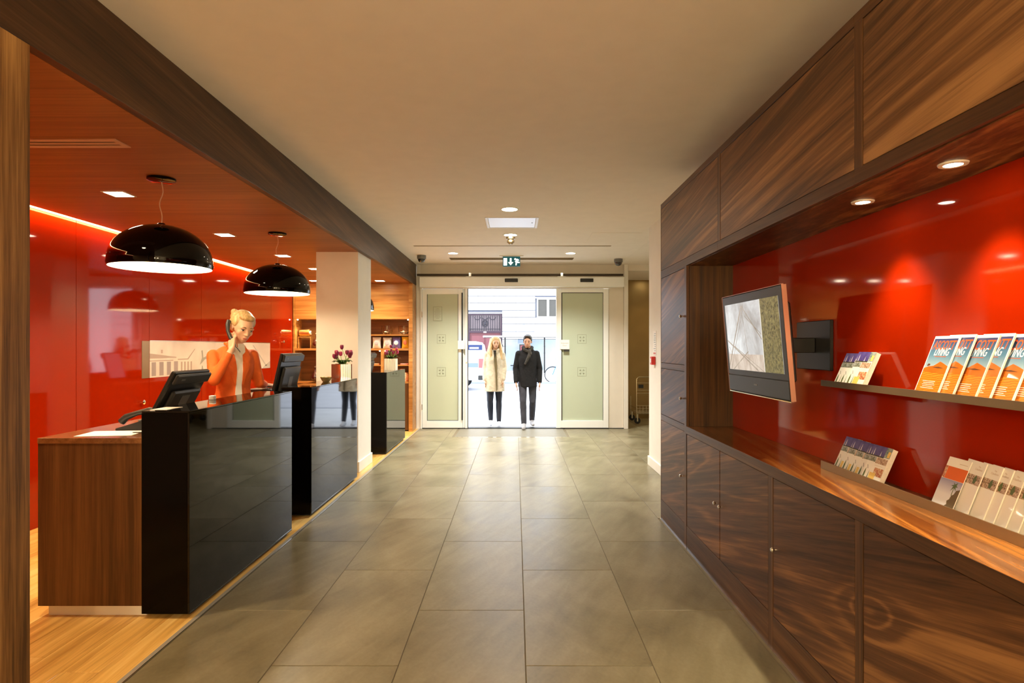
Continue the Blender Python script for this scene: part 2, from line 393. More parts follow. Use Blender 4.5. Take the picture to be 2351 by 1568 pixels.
# ================================================================== ENTRANCE
gl_clear = flat('clear_door_glass', (.9, .95, .9), .02, trans=1, var=0)
def dframe(name, x0, x1, z0, z1, y0, y1, fw, parent, bottom=.11, top=.06, m='dframe'):
    b = NB(); box(b, x0, x0+fw, y0, y1, z0, z1, bev=.003); box(b, x1-fw, x1, y0, y1, z0, z1, bev=.003)
    box(b, x0+fw, x1-fw, y0, y1, z0, z0+bottom, bev=.003); box(b, x0+fw, x1-fw, y0, y1, z1-top, z1, bev=.003)
    return mk(name, b, M[m], parent)
def logo_square(cx, cz, y, s, parent):
    b = NB(); h = s/2; w = .006
    for (a0, a1, c0, c1) in ((-h, h, -h, -h+w), (-h, h, h-w, h), (-h, -h+w, -h+w, h-w), (h-w, h, -h+w, h-w)): box(b, cx+a0, cx+a1, y-.001, y, cz+c0, cz+c1)
    for sx in (-1, 1):
        for sz in (-1, 1):
            for (p, q) in (((.18, .18), (.62, .40)), ((.18, .18), (.40, .62)), ((.25, .5), (.5, .25))):
                p0 = (cx+sx*h*p[0], y-.001, cz+sz*h*p[1]); p1 = (cx+sx*h*q[0], y-.001, cz+sz*h*q[1]); cyl(b, p0, p1, .0035, n=5)
    return mk('etched_square', b, M['etch'], parent)
DT = 2.575
d1 = struct(root('door_1', None, None, (-1.37, DY, 0)))
mk('door_post', bx(-1.752, -1.72, DY-.03, DY+.08, 0.001, DT+.02, bev=.002), M['dframe'], d1)
dframe('door_frame', -1.715, -.975, .015, DT, DY-.02, DY+.04, .082, d1, .13, .10)
mk('glass_pane', bx(-1.634, -1.056, DY+.005, DY+.02, .144, DT-.099), M['frost'], d1)
mk('glass_gasket', box(box(bx(-1.636, -1.624, DY-.004, DY+.004, .142, DT-.097), -1.066, -1.054, DY-.004, DY+.004, .142, DT-.097), -1.624, -1.066, DY-.004, DY+.004, .142, .154), M['seal'], d1)
for zz in (2.05, .35): mk('hinge', cyl(NB(), (-1.718, DY-.035, zz), (-1.718, DY-.035, zz+.1), .009), M['chrome'], d1)
logo_square(-1.37, 1.65, DY+.004, .165, d1); logo_square(-1.37, 1.045, DY+.004, .165, d1)
nt_ = mk('notice', bx(-1.52, -1.355, DY-.001, DY+.004, 1.985, 2.245), M['frost'], d1)
b = NB(); 
for (u0, u1, v0, v1) in ((-1.52, -1.355, 1.985, 1.991), (-1.52, -1.355, 2.239, 2.245), (-1.52, -1.514, 1.991, 2.239), (-1.361, -1.355, 1.991, 2.239)): box(b, u0, u1, DY-.003, DY-.001, v0, v1)
for i, wv in enumerate((.05, .08, .12, .10, .12, .09, .11, .06)): box(b, -1.4375-wv/2, -1.4375+wv/2, DY-.003, DY-.001, 2.205-i*.025, 2.210-i*.025)
mk('notice_print', b, M['etch'], nt_)
# narrow sliding leaf edge between hinged leaf and opening
d2 = struct(root('door_2', None, None, (-.94, DY, 0)))
mk('door_frame', box(box(box(NB(), -.972, -.955, DY, DY+.05, .005, DT+.03), -.93, -.885, DY-.02, DY+.05, .005, DT+.03, bev=.003), -.955, -.93, DY+.02, DY+.05, .005, DT+.03), M['dframe'], d2)
mk('seal', box(bx(-.995, -.972, DY-.045, DY-.024, .16, 1.46), -.995, -.972, DY-.045, DY-.024, 1.62, 2.50), M['seal'], d2)
mk('pull_handle', bx(-1.06, -.93, DY-.07, DY-.046, 1.46, 1.62, bev=.004), M['white'], d2)
mk('lock', cyl(NB(), (-.905, DY-.03, 1.22), (-.905, DY-.02, 1.22), .012), M['chrome'], d2)
mk('glass_edge', bx(-.884, -.872, DY-.01, DY+.01, .005, DT+.03), M['seal'], d2)
# right leaf
d3 = struct(root('door_3', None, None, (1.23, DY, 0)))
dframe('door_frame', .745, 1.705, .015, DT+.0, DY-.03, DY+.04, .095, d3, .135, .07)
mk('glass_pane', bx(.839, 1.611, DY+.0, DY+.016, .149, DT-.069), M['frost'], d3)
mk('seal', bx(.839, .858, DY-.006, DY-.0005, .149, DT-.07), M['seal'], d3)
mk('glass_gasket', box(bx(1.602, 1.611, DY-.006, DY-.0005, .149, DT-.07), .858, 1.602, DY-.006, DY-.0005, DT-.08, DT-.07), M['seal'], d3)
logo_square(1.22, 1.65, DY-.0005, .165, d3); logo_square(1.22, 1.045, DY-.0005, .165, d3)
mk('lower_guide', bx(.82, 1.70, DY-.045, DY-.031, .002, .02), M['seal'], d3)
# door sign
sg = root('door_sign', 'small white notice at eye level on the right sliding door edge', 'sign', (.90, DY-.05, 1.47))
mk('sign_board', bx(.815, .985, DY-.045, DY-.033, 1.46, 1.635, bev=.003), M['white'], sg)
mk('bracket', bx(.88, .985, DY-.06, DY-.034, 1.42, 1.455, bev=.003), M['dark2'], sg)
for s_, zz in (('Automatic', 1.565), ('Door', 1.52)):
    me = text_mesh(s_, .033); me.transform(Matrix.Translation((.90, DY-.0455, zz))); link('lettering', me, M['etch'], sg)
# operator housing
op = root('door_operator', 'long cream sliding door motor housing above the entrance doors', 'door operator', (.1, DY-.1, 2.6))
mk('housing', bx(-1.752, 1.97, DY-.16, DY-.045, 2.596, 2.775, bev=.006), M['dframe'], op)
mk('track', bx(-1.752, 1.72, DY-.044, DY-.035, 2.577, 2.77), M['wall'], op)
for cx in (-.08, 1.29): mk('sensor', bx(cx-.118, cx+.118, DY-.185, DY-.161, 2.68, 2.745, bev=.006), M['dark'], op)
cr = root('curtain_rail', 'dark bronze rail running along the wall above the door housing', 'rail', (.1, DY-.1, 2.8))
mk('rail', bx(-1.80, 1.96, DY-.13, DY-.09, 2.80, 2.835, bev=.004), flat('dark_bronze', (.05, .035, .02), .4, .5), cr)
for cx in (-.83, .84): mk('bracket', box(bx(cx-.02, cx+.02, DY-.14, DY-.001, 2.79, 2.85), cx-.08, cx+.08, DY-.172, DY-.15, 2.777, 2.783), M['chrome'], cr)
# exit sign
ye = 9.88
ex = root('exit_sign', 'green emergency exit sign with white arrow and running figure hanging from ceiling', 'exit sign', (-.07, ye, CZ))
mk('mounting_plate', bx(-.27, .13, ye-.03, ye+.03, CZ-.014, CZ-.0005, bev=.003), M['whiteframe'], ex)
mk('sign_box', bx(-.215, .075, ye-.015, ye+.015, CZ-.18, CZ-.016, bev=.003), M['exitg'], ex)
S = lambda u, v, d: (-.215+u*.29/13.0, ye-.0155-d, CZ-.18+v*.164/7.2)
b = NB(); Xp = lambda pts: prism(b, pts, S, 0, .002)
Xp([(.6, .7), (3.2, .7), (3.2, 6.0), (.6, 6.0)])
Xp([(5.3, 6.0), (6.5, 6.0), (6.5, 3.1), (7.9, 3.1), (5.9, .8), (3.9, 3.1), (5.3, 3.1)])
Xp([(8.5, 5.2), (8.9, 6.0), (9.6, 6.0), (9.9, 5.3), (9.5, 4.7), (8.8, 4.6)])
Xp([(9.6, 5.0), (10.4, 5.6), (11.6, 5.2), (12.3, 4.2), (11.9, 3.9), (11.2, 4.7), (11.0, 3.6), (12.6, 3.2), (12.5, 2.4), (10.6, 2.5), (10.3, .8), (9.5, .8), (9.6, 3.0), (9.0, 3.5), (9.3, 4.0), (9.7, 4.0)])
mk('pictogram', b, M['exitw'], ex)
# cctv domes
def cctv(x, y, lab):
    r_ = root('security_camera', lab, 'camera', (x, y, CZ))
    mk('housing', lathe(NB(), [(0, 0), (.075, 0), (.075, -.05), (.068, -.06), (0, -.061)], (x, y, CZ-.001), 20), M['grey'], r_, True)
    mk('dome', lathe(NB(), [(.062, -.06), (.058, -.085), (.04, -.11), (.0, -.122)], (x, y, CZ), 20), M['smoke'], r_, True)
cctv(-1.56, 9.85, 'small grey dome camera on the ceiling beside the walnut beam')
cctv(1.77, 10.25, 'small grey dome camera on the ceiling near the white right-hand post')
# ceiling access panel, detector, slots
ap = root('access_panel', 'square white hatch with a thin frame set in the lobby ceiling', 'ceiling hatch', (-.045, 7.24, CZ))
b = NB(); x0, x1, y0, y1 = -.36, .27, 6.95, 7.56
for q in ((x0, x1, y0, y0+.02), (x0, x1, y1-.02, y1), (x0, x0+.03, y0+.02, y1-.02), (x1-.03, x1, y0+.02, y1-.02)): box(b, *q, CZ-.008, CZ-.0005)
mk('frame', b, M['white'], ap)
mk('hatch', bx(x0+.034, x1-.034, y0+.024, y1-.024, CZ-.005, CZ-.0005, bev=.001), flat('hatch_white', (.80, .82, .90), .25, spec=.6, var=0), ap)
mk('keyhole', cyl(NB(), (x1-.07, y1-.32, CZ-.009), (x1-.07, y1-.32, CZ-.005), .008), M['dark'], ap)
sd = root('smoke_detector', 'round brass-coloured detector hanging from the ceiling behind the white hatch', 'detector', (-.07, 8.2, CZ))
mk('base', lathe(NB(), [(0, 0), (.062, 0), (.062, -.03), (.05, -.035), (0, -.036)], (-.07, 8.2, CZ-.0005), 24), M['alu'], sd, True)
mk('sensor_head', lathe(NB(), [(.03, -.034), (.05, -.045), (.052, -.075), (.03, -.09), (.022, -.105), (0, -.108)], (-.07, 8.2, CZ), 24), M['alu'], sd, True)
def slot(name, lab, x0, x1, y0, y1, m, nsl):
    r_ = root(name, lab, 'air vent', ((x0+x1)/2, y0, CZ))
    b = NB(); box(b, x0, x1, y0, y0+.008, CZ-.006, CZ-.0005); box(b, x0, x1, y1-.008, y1, CZ-.006, CZ-.0005); box(b, x0, x0+.01, y0+.008, y1-.008, CZ-.006, CZ-.0005); box(b, x1-.01, x1, y0+.008, y1-.008, CZ-.006, CZ-.0005)
    mk('frame', b, M['alu'], r_); mk('recess', bx(x0+.011, x1-.011, y0+.009, y1-.009, CZ-.002, CZ-.0006), m, r_)
    for i in range(nsl): yy = y0+(y1-y0)*(i+1)/(nsl+1); mk('slat', bx(x0+.012, x1-.012, yy-.003, yy+.003, CZ-.006, CZ-.0022), M['alu'], r_)
slot('slot_vent', 'long thin bronze slot line across the ceiling behind the detector', -1.53, 1.43, 8.90, 8.935, M['dark2'], 0)
slot('linear_grille', 'wide dark grille in the ceiling just in front of the entrance wall', -1.13, .99, 10.1, 10.32, M['dark'], 4)
hp = root('access_panel', 'faint flush painted hatch in the ceiling near the recess opening', 'ceiling hatch', (1.35, 8.3, CZ))
mk('hatch', bx(1.02, 1.68, 7.9, 8.5, CZ-.003, CZ-.0003), M['ceil'], hp)
# ================================================================== DOWNLIGHTS
def downlight_round(x, y, z, lab, grp, r=.075, power=P_MAIN, col=WARM2, lens=None, ang=125):
    d = root('downlight', lab, 'downlight', (x, y, z), grp)
    mk('trim_ring', lathe(NB(), [(r, -.0005), (r+.016, -.0005), (r+.014, -.006), (r, -.006)], (x, y, z), 28), M['whiteframe'], d, True)
    mk('lens', lathe(NB(), [(0, -.002), (r, -.002), (r, -.005), (0, -.005)], (x, y, z), 28), lens or M['lens'], d)
    light('SPOT', 'lamp', (x, y, z-.02), power, col, r*.8, ang, .8, parent=d)
    return d
def cpt(px, py, z=CZ): 
    y = (z-H)*F/(VY-py); return (px-VX)*y/F, y
for (px, py, lab) in ((1170, 480, 'round ceiling downlight in front of the white hatch'), (1172, 539, 'round ceiling downlight between the white hatch and the detector'),
                      (1040, 581, 'round ceiling downlight at left of the exit sign'), (1310, 581, 'round ceiling downlight at right of the exit sign')):
    x, y = cpt(px, py); downlight_round(x, y, CZ, lab, 'lobby ceiling downlights', .085 if py < 560 else .075, P_MAIN if py < 560 else P_ENTR, NEUT)
def downlight_sq(x, y, z, lab, power=P_ALC, s=.07):
    d = root('square_downlight', lab, 'downlight', (x, y, z), 'square alcove downlights')
    b = NB(); t = .012
    for q in ((x-s-t, x+s+t, y-s-t, y-s), (x-s-t, x+s+t, y+s, y+s+t), (x-s-t, x-s, y-s, y+s), (x+s, x+s+t, y-s, y+s)): box(b, *q, z-.005, z-.0005)
    mk('trim_ring', b, M['whiteframe'], d)
    mk('lens', bx(x-s, x+s, y-s, y+s, z-.004, z-.0008), M['lens'], d)
    light('SPOT', 'lamp', (x, y, z-.02), power, WARM, .06, 130, .8, parent=d)
for (x, y, lab, pw) in ((-2.95, 4.42, 'square downlight left of the nearest black pendant', P_ALC), (-2.95, 6.03, 'square downlight between the two large pendants', P_ALC),
                    (-2.90, 7.41, 'square downlight behind the second pendant cord', P_ALC), (-2.92, 8.65, 'square downlight just left of the column top', P_ALC),
                    (-2.47, 2.84, 'square downlight cut by the front walnut post', P_ALC*1.2), (-3.45, 10.2, 'square downlight over the left end of the shelving', P_SHELF),
                    (-2.92, 10.2, 'square downlight over the middle of the shelving', P_SHELF), (-2.33, 10.2, 'square downlight over the snack shelves', P_SHELF)):
    downlight_sq(x, y, AZ, lab, pw)
# linear vent in alcove ceiling
av = root('ceiling_vent', 'long double-slot air vent in the alcove veneer ceiling by the post', 'air vent', (-2.9, 3.3, AZ))
x0, x1, y0, y1 = -3.70, -2.19, 3.25, 3.385
b = NB(); box(b, x0, x1, y0, y0+.035, AZ-.006, AZ-.0005); box(b, x0, x1, y1-.035, y1, AZ-.006, AZ-.0005); box(b, x0, x1-.03, y0+.055, y1-.055, AZ-.006, AZ-.0005); box(b, x1-.03, x1, y0+.035, y1-.035, AZ-.006, AZ-.0005)
mk('frame', b, flat('vent_frame', (.62, .34, .2), .5), av)
mk('recess', bx(x0, x1-.031, y0+.036, y1-.036, AZ-.002, AZ-.0006), M['dark'], av)
# ================================================================== PENDANTS
def pendant(x, y, lab):
    d = root('pendant_lamp', lab, 'pendant lamp', (x, y, AZ), 'black dome pendants')
    mk('canopy', lathe(NB(), [(0, 0), (.088, 0), (.088, -.014), (.07, -.022), (0, -.024)], (x, y, AZ-.0005), 32), M['lamp_out'], d, True)
    zt = 2.325; zr = 2.035; Rr = .312
    pts = [(x, y, AZ-.02)]
    for i in range(1, 12): 
        f = i/12; pts.append((x+.012*math.sin(f*9)*math.sin(f*3.14), y+.006*math.sin(f*7), AZ-.02-(AZ-.02-zt-.01)*f))
    pts.append((x, y, zt+.008)); mk('cord', tube(NB(), pts, .0035, 6), flat('clear_cord', (.7, .45, .3), .3) if 'cordm' not in M else M['cordm'], d, True)
    prof = []
    for i in range(25):
        a = R(90)*i/24; prof.append((Rr*math.sin(a)**.96 if i else 0, zr+.045+(zt-zr-.045)*math.cos(a)))
    prof += [(Rr+.004, zr+.02), (Rr-.004, zr)]
    mk('shade', lathe(NB(), [(r_, z_) for r_, z_ in prof], (x, y, 0), 64), M['lamp_out'], d, True)
    inn = [(max(r_-.008, 0), z_-.008) for r_, z_ in prof[:-2]]+[(Rr-.006, zr+.0)]
    mk('shade_lining', lathe(NB(), inn, (x, y, 0), 64), M['lamp_in'], d, True)
    mk('cap', lathe(NB(), [(0, .012), (.02, .012), (.03, 0), (.03, -.01)], (x, y, zt), 16), M['lamp_out'], d, True)
    mk('bulb', ball(NB(), (x, y, zr+.13), .045), M['bulb'], d, True)
    mk('lamp_holder', cyl(NB(), (x, y, zr+.17), (x, y, zt-.01), .022), M['white'], d, True)
    light('POINT', 'lamp', (x, y, zr+.07), P_PEND, WARM2, .05, parent=d)
M['cordm'] = flat('clear_cord', (.7, .45, .3), .3)
pendant(-2.395, 4.02, 'nearest black dome pendant hanging over the first desk')
pendant(-2.385, 5.95, 'second black dome pendant hanging beyond the receptionist')
pendant(-2.38, 8.65, 'third black dome pendant mostly hidden behind the column')
# unseen fill globes added behind the viewpoint for warm ambient light
for (x, y) in ((-.7, -1.6), (.6, -2.9)):
    d = root('fill_globe', 'added unseen fill-light globe behind the viewpoint, '+('nearer the counters' if x < 0 else 'farther back by the right wall'), 'pendant lamp', (x, y, CZ), None)
    mk('cord', cyl(NB(), (x, y, 2.40), (x, y, CZ-.001), .004), M['dark'], d)
    mk('globe', ball(NB(), (x, y, 2.25), .15), flat('opal_fill_glow', (1, 1, 1), .4, emit=(1, .8, .5), es=3, var=0), d, True)
    light('POINT', 'lamp', (x, y, 2.02), P_FILL, (1, .76, .46), .16, parent=d)
downlight_round(2.75, 11.9, 2.91, 'round downlight in the luggage recess ceiling', None, .06, P_REC, (1, .72, .35), ang=110)
# ================================================================== RIGHT-HAND WALNUT UNIT
UX = 1.271; BKX = 1.70; NX = 1.616
def knob(y, z, parent): 
    b = lathe(NB(), [(0, 0), (.006, 0), (.005, .010), (.011, .016), (.012, .022), (.008, .028), (0, .029)], (0, 0, 0), 16)
    bmesh.ops.transform(b, matrix=Matrix.Translation((UX+.003, y, z)) @ Matrix.Rotation(R(-90), 4, 'Y'), verts=b.verts[:])
    return mk('knob', b, M['chrome'], parent, True)
def carcass(parent, y0, y1, z0, z1, frames, x1=BKX):
    """body behind the doors plus face frame bars ('y0,y1,z0,z1')"""
    mk('body', bx(UX+.022, x1-.001, y0+.001, y1-.001, z0+.001, z1-.001), M['wal_frame'], parent)
    for f in frames:
        up = (f[3]-f[2]) > (f[1]-f[0])
        mk('frame_rail' if not up else 'frame_stile', bx(UX, UX+.0215, *f, bev=.0012), M['wal_framez' if up else 'wal_frame'], parent)
def door(parent, y0, y1, z0, z1, m, kn=None):
    g = .0032
    d = mk('door_panel', bx(UX+.0015, UX+.0205, y0+g, y1-g, z0+g, z1-g, bev=.0015), M[m], parent)
    if kn: knob(kn[0], kn[1], d)
# upper row
ups = [(3.747, 5.21, 3.747, 5.20, 'shortest far walnut wall cabinet above the tall side doors'),
       (2.234, 3.747, 2.234, 3.696, 'middle walnut wall cabinet above the television'),
       (.75, 2.234, .75, 2.181, 'nearest walnut wall cabinet above the magazine shelf'),
       (-.75, .75, -.75, .70, 'walnut wall cabinet beside the viewpoint, out of frame')]
ZB, ZT = 2.110, 2.748
for (y0, y1, dy0, dy1, lab) in ups:
    u = root('wall_cabinet', lab, 'cabinet', (1.48, (y0+y1)/2, ZB), 'upper walnut cabinets')
    fr = [(y0+.0, y1, 2.706, ZT), (y0, y1, ZB, 2.165)]
    if y1 < 5.2: fr.append((dy1, y1, 2.165, 2.706))
    else: fr.append((5.20, 5.21, 2.165, 2.706))
    carcass(u, y0, y1, ZB, ZT, fr)
    mk('soffit', bx(UX+.022, NX, y0 if y0 != 3.747 else 4.43, y1, ZB-.004, ZB), M['wal_y'], u) if y1 < 5 else None
    door(u, dy0, dy1, 2.165, 2.706, 'wal_up')
mk('soffit', bx(UX+.022, NX, 3.748, 4.429, ZB-.004, ZB), M['wal_y'], bpy.data.objects['wall_cabinet'])
# tall side unit at far end
tu = root('tall_cabinet', 'narrow tall walnut side cabinet with three doors at the far end', 'cabinet', (1.48, 4.83, 0))
carcass(tu, 4.43, 5.21, 0, ZB, [(4.43, 4.483, .0, ZB), (5.20, 5.21, .0, ZB), (4.483, 5.20, 2.10, ZB), (4.483, 5.20, 1.318, 1.364), (4.483, 5.20, .866, .915), (4.483, 5.20, 0, .17)])
door(tu, 4.483, 5.20, 1.364, 2.10, 'wal_y', (4.53, 1.735)); door(tu, 4.483, 5.20, .915, 1.318, 'wal_y', (4.53, 1.11)); door(tu, 4.483, 5.20, .17, .866, 'wal_y', (4.53, .52))
mk('niche_side', bx(UX+.0225, NX, 4.424, 4.4295, .912, ZB-.005), wood('walnut_side', (.035, .016, .006), (.10, .045, .013), (.20, .10, .03), 'Z', fig=.1, bands=18), tu)
# base units
b1 = root('base_cabinet', 'double-door walnut base cabinet with paired round knobs', 'cabinet', (1.48, 3.7, 0), 'lower walnut cabinets')
carcass(b1, 2.94, 4.42, 0, .856, [(2.94, 2.994, 0, .856), (2.994, 4.42, 0, .17)])
door(b1, 3.71, 4.42, .17, .856, 'wal_y', (3.757, .515)); door(b1, 2.994, 3.706, .17, .856, 'wal_y', (3.668, .515))
b2 = root('base_cabinet', 'single-door walnut base cabinet with swirling knots and one knob', 'cabinet', (1.48, 2.6, 0), 'lower walnut cabinets')
carcass(b2, 2.178, 2.94, 0, .856, [(2.178, 2.228, 0, .856), (2.228, 2.94, 0, .17)])
door(b2, 2.228, 2.94, .17, .856, 'wal_y', (2.905, .51))
b3 = root('base_cabinet', 'wide walnut base cabinet nearest the viewpoint', 'cabinet', (1.48, 1.5, 0), 'lower walnut cabinets')
carcass(b3, .75, 2.178, 0, .856, [(.75, .80, 0, .856), (.80, 2.178, 0, .17)])
door(b3, .80, 2.178, .17, .856, 'wal_y')
b4 = root('base_cabinet', 'walnut base cabinet beside the viewpoint, out of frame', 'cabinet', (1.48, 0, 0), 'lower walnut cabinets')
carcass(b4, -.75, .75, 0, .856, [(-.75, .75, 0, .17)]); door(b4, -.75, .75, .17, .856, 'wal_y')
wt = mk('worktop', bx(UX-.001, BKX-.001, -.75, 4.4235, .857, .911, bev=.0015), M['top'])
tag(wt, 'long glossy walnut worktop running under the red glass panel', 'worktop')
mk('front_edge', bx(UX-.003, UX-.0012, -.75, 4.4235, .857, .9105), M['wal_frame'], wt)
bp = root('back_panel', 'glossy red glass panel behind the television and magazine shelf', 'wall panel', (NX, 2, .911))
mk('glass_panel', bx(NX, NX+.012, -.75, 4.4235, .9115, ZB-.0045), M['red'], bp)
# spots in soffit
for i, y in enumerate((2.47, 1.96, 1.45, .94, .43)):
    downlight_round(1.442, y, ZB-.0045, ['small soffit spotlight farthest along, right of the television', 'small soffit spotlight above the magazine row', 'soffit spotlight third from the television, out of frame', 'soffit spotlight fourth from the television, out of frame', 'soffit spotlight fifth from the television, out of frame'][i],
                    'soffit spotlights', .028, P_NICHE, (1, .82, .56), ang=84)
# aluminium ledges
sh = root('magazine_shelf', 'upper bronze aluminium shelf on the red glass holding magazines', 'shelf', (1.55, 1.1, 1.313))
mk('shelf_board', bx(1.493, NX-.0005, -.3, 2.90, 1.312, 1.317), M['alu'], sh)
mk('front_lip', bx(1.488, 1.4925, -.3, 2.90, 1.312, 1.340), M['alu'], sh)
s2 = root('magazine_ledge', 'lower bronze aluminium ledge standing on the walnut worktop', 'shelf', (1.55, 1.1, .9115))
mk('shelf_board', bx(1.493, NX-.0005, -.3, 2.90, .9115, .9145), M['alu'], s2)
mk('front_lip', bx(1.488, 1.4925, -.3, 2.90, .9115, .948), M['alu'], s2)
# ------------------------------------------------------------------ television
tv = root('television', 'flat television on wall arm showing a pale track-marked field', 'television', (1.36, 3.2, 1.5))
TVM = Matrix.Translation((1.275, 3.20, 1.519)) @ Matrix.Rotation(R(-90), 4, 'Z') @ Matrix.Rotation(R(5.0), 4, 'X')
# local: x right (toward viewer), z up, -y out of the screen
def tvp(name, bm, m, parent=tv, sm=False):
    bmesh.ops.transform(bm, matrix=TVM, verts=bm.verts[:]); return mk(name, bm, m, parent, sm)
hw, hh = .40, .278
tvp('casing', bx(-hw, hw, .004, .0215, -hh, hh, bev=.003), M['dark'])
tvp('bezel_frame', box(box(box(bx(-hw+.006, hw-.006, -.001, .0038, hh-.047, hh-.004), -hw+.006, -hw+.034, -.001, .0038, -.15, hh-.047), hw-.045, hw-.006, -.001, .0038, -.15, hh-.047), -hw+.006, hw-.006, -.001, .0038, -hh+.10, -.15), M['dark2'])
tvp('speaker_bar', bx(-hw+.006, hw-.006, -.003, .0035, -hh+.006, -hh+.096, bev=.002), M['dark2'])
pink = flat('satin_rose_metal', (.45, .22, .14), .4, .5)
tvp('side_trim', bx(hw, hw+.004, -.002, .021, -hh, hh), pink); tvp('side_trim', bx(-hw-.004, -hw, -.002, .021, -hh, hh), pink)
tvp('bottom_trim', bx(-hw, hw, -.002, .01, -hh-.005, -hh-.0005), M['chrome']); tvp('top_trim', bx(-hw, hw, -.002, .01, hh+.0005, hh+.004), pink)
def tvscreen():
    m, t, p = nt('television_picture'); tc = node(t, 'ShaderNodeTexCoord'); sep = node(t, 'ShaderNodeSeparateXYZ')
    L(t, tc.outputs['Generated'], sep.inputs[0]); 
    return m, t, p, tc, sep
# the picture itself: flat printed-light layers (screen gives off light)
def emis(name, c, s, c2=None, sc=8, stretch=(1, 1, 1)):
    m, t, p = nt(name); p.inputs['Base Color'].default_value = (.02, .02, .02, 1); p.inputs['Roughness'].default_value = .25
    tc = node(t, 'ShaderNodeTexCoord'); n = noise(t, mapping(t, tc.outputs['Object'], stretch), sc, 6, .4, .65)
    L(t, ramp(t, n.outputs[0], [(.35, c), (.65, c2 or c)]), p.inputs['Emission Color']); p.inputs['Emission Strength'].default_value = s
    return m
SX0, SX1, SZ0, SZ1 = -hw+.035, hw-.046, -.149, hh-.048
scr = tvp('screen', bx(SX0, SX1, -.0015, .0, SZ0, SZ1), emis('screen_pale_field', (.17, .16, .15), .9, (.36, .37, .37), 5, (1, 1, 1)))
qx = SX0+(SX1-SX0)*.70
tvp('screen_foliage', bx(qx, SX1, -.0022, -.0016, SZ0, SZ1), emis('screen_foliage', (.018, .016, .003), .9, (.13, .105, .035), 60), scr)
tvp('screen_edge_line', bx(qx-.006, qx, -.0022, -.0016, SZ0, SZ1), emis('screen_white_line', (.42, .40, .36), 1.0), scr)
b = NB()
w_, h_ = qx-SX0, SZ1-SZ0
for (p0, p1, wd) in (((0, .45), (.85, 0), .008), ((0, .05), (.5, .95), .010), ((.05, .0), (.56, .97), .004), ((.50, .95), (.98, .45), .006), ((.56, .8), (.98, .52), .003), ((.12, 0), (.60, .28), .006), ((.2, .36), (.98, 0), .004), ((.62, .2), (.62, 0), .004), ((.5, .9), (.62, .0), .003), ((.04, .35), (.30, 0), .003)):
    a = Vector((SX0+p0[0]*w_, 0, SZ0+p0[1]*h_)); c = Vector((SX0+p1[0]*w_, 0, SZ0+p1[1]*h_)); d = (c-a).normalized(); nrm = Vector((-d.z, 0, d.x))*wd/2
    prism(b, [((a-nrm).x, (a-nrm).z), ((c-nrm).x, (c-nrm).z), ((c+nrm).x, (c+nrm).z), ((a+nrm).x, (a+nrm).z)], lambda u, v, d_: (u, -.0016-d_, v), 0, .0004)
tvp('screen_tracks', b, emis('screen_brown_tracks', (.10, .075, .05), 1.0, (.20, .165, .13), 10), scr)
tvp('screen_ground', bx(SX0, qx-.006, -.0016, -.00155, SZ0, SZ0+.09), emis('screen_ground', (.20, .155, .12), 1.0, (.30, .255, .21), 20, (3, 1, .5)), scr)
tvp('brand_badge', bx(-.02, .02, -.0042, -.003, -hh+.052, -hh+.060), M['grey'])
tvp('rear_housing', bx(-.30, .30, .022, .085, -.2, .2, bev=.01), M['dark'])
mk('wall_arm', box(bx(1.37, 1.598, 3.17, 3.23, 1.47, 1.55, bev=.004), 1.597, 1.6155, 3.02, 3.38, 1.38, 1.64, bev=.003), M['dark'], tv)
# ------------------------------------------------------------------ magazines and leaflets
def prm(name, c, rough=.3, c2=None, sc=20, grad=None):
    m, t, p = nt(name); p.inputs['Roughness'].default_value = rough; p.inputs['Coat Weight'].default_value = .3
    tc = node(t, 'ShaderNodeTexCoord')
    if grad:
        s = node(t, 'ShaderNodeSeparateXYZ'); L(t, tc.outputs['Generated'], s.inputs[0]); col = ramp(t, s.outputs[2], grad)
    else:
        n = noise(t, tc.outputs['Object'], sc, 5, .3); col = ramp(t, n.outputs[0], [(.38, c), (.62, c2 or c)])
    L(t, col, p.inputs['Base Color']); return m
P_ = {'sky': prm('print_sky', None, grad=[(0, (.36, .47, .54)), (.5, (.07, .19, .31)), (1, (.025, .03, .13))]),
      'dune': prm('print_dune', (.44, .095, .006), c2=(.58, .15, .012), sc=9),
      'sand': None, 'titleo': flat('print_orange_red', (.80, .10, .02), .4), 'titlew': flat('print_white', (.95, .93, .88), .4),
      'shade': flat('print_dune_shadow', (.10, .035, .012), .5),
      'violet': prm('print_violet_sky', (.07, .05, .22), c2=(.12, .09, .33), sc=30), 'dk': flat('print_dark', (.05, .05, .035), .5),
      'land': prm('print_landscape', (.10, .12, .05), c2=(.40, .42, .42), sc=60), 'bld': prm('print_building', (.30, .16, .09), c2=(.70, .55, .42), sc=140),
      'org': flat('print_orange', (.75, .14, .006), .4), 'col': prm('print_food', (.45, .08, .03), c2=(.75, .60, .35), sc=110), 'sun': flat('print_yellow', (.85, .60, .15), .4),
      'lav': prm('print_lavender_sky', None, grad=[(0, (.9, .9, .95)), (.55, (.80, .80, .88)), (1, (.30, .29, .50))]), 'rock': flat('print_rock', (.16, .11, .055), .6), 'fine': flat('print_fine_text', (.62, .50, .42), .5),
      'wht': flat('print_cover_white', (.92, .90, .86), .35, coat=.3, var=.01), 'green': flat('print_green', (.10, .14, .04), .5), 'steelb': prm('print_teal_tower', (.12, .2, .22), c2=(.45, .5, .45), sc=70)}
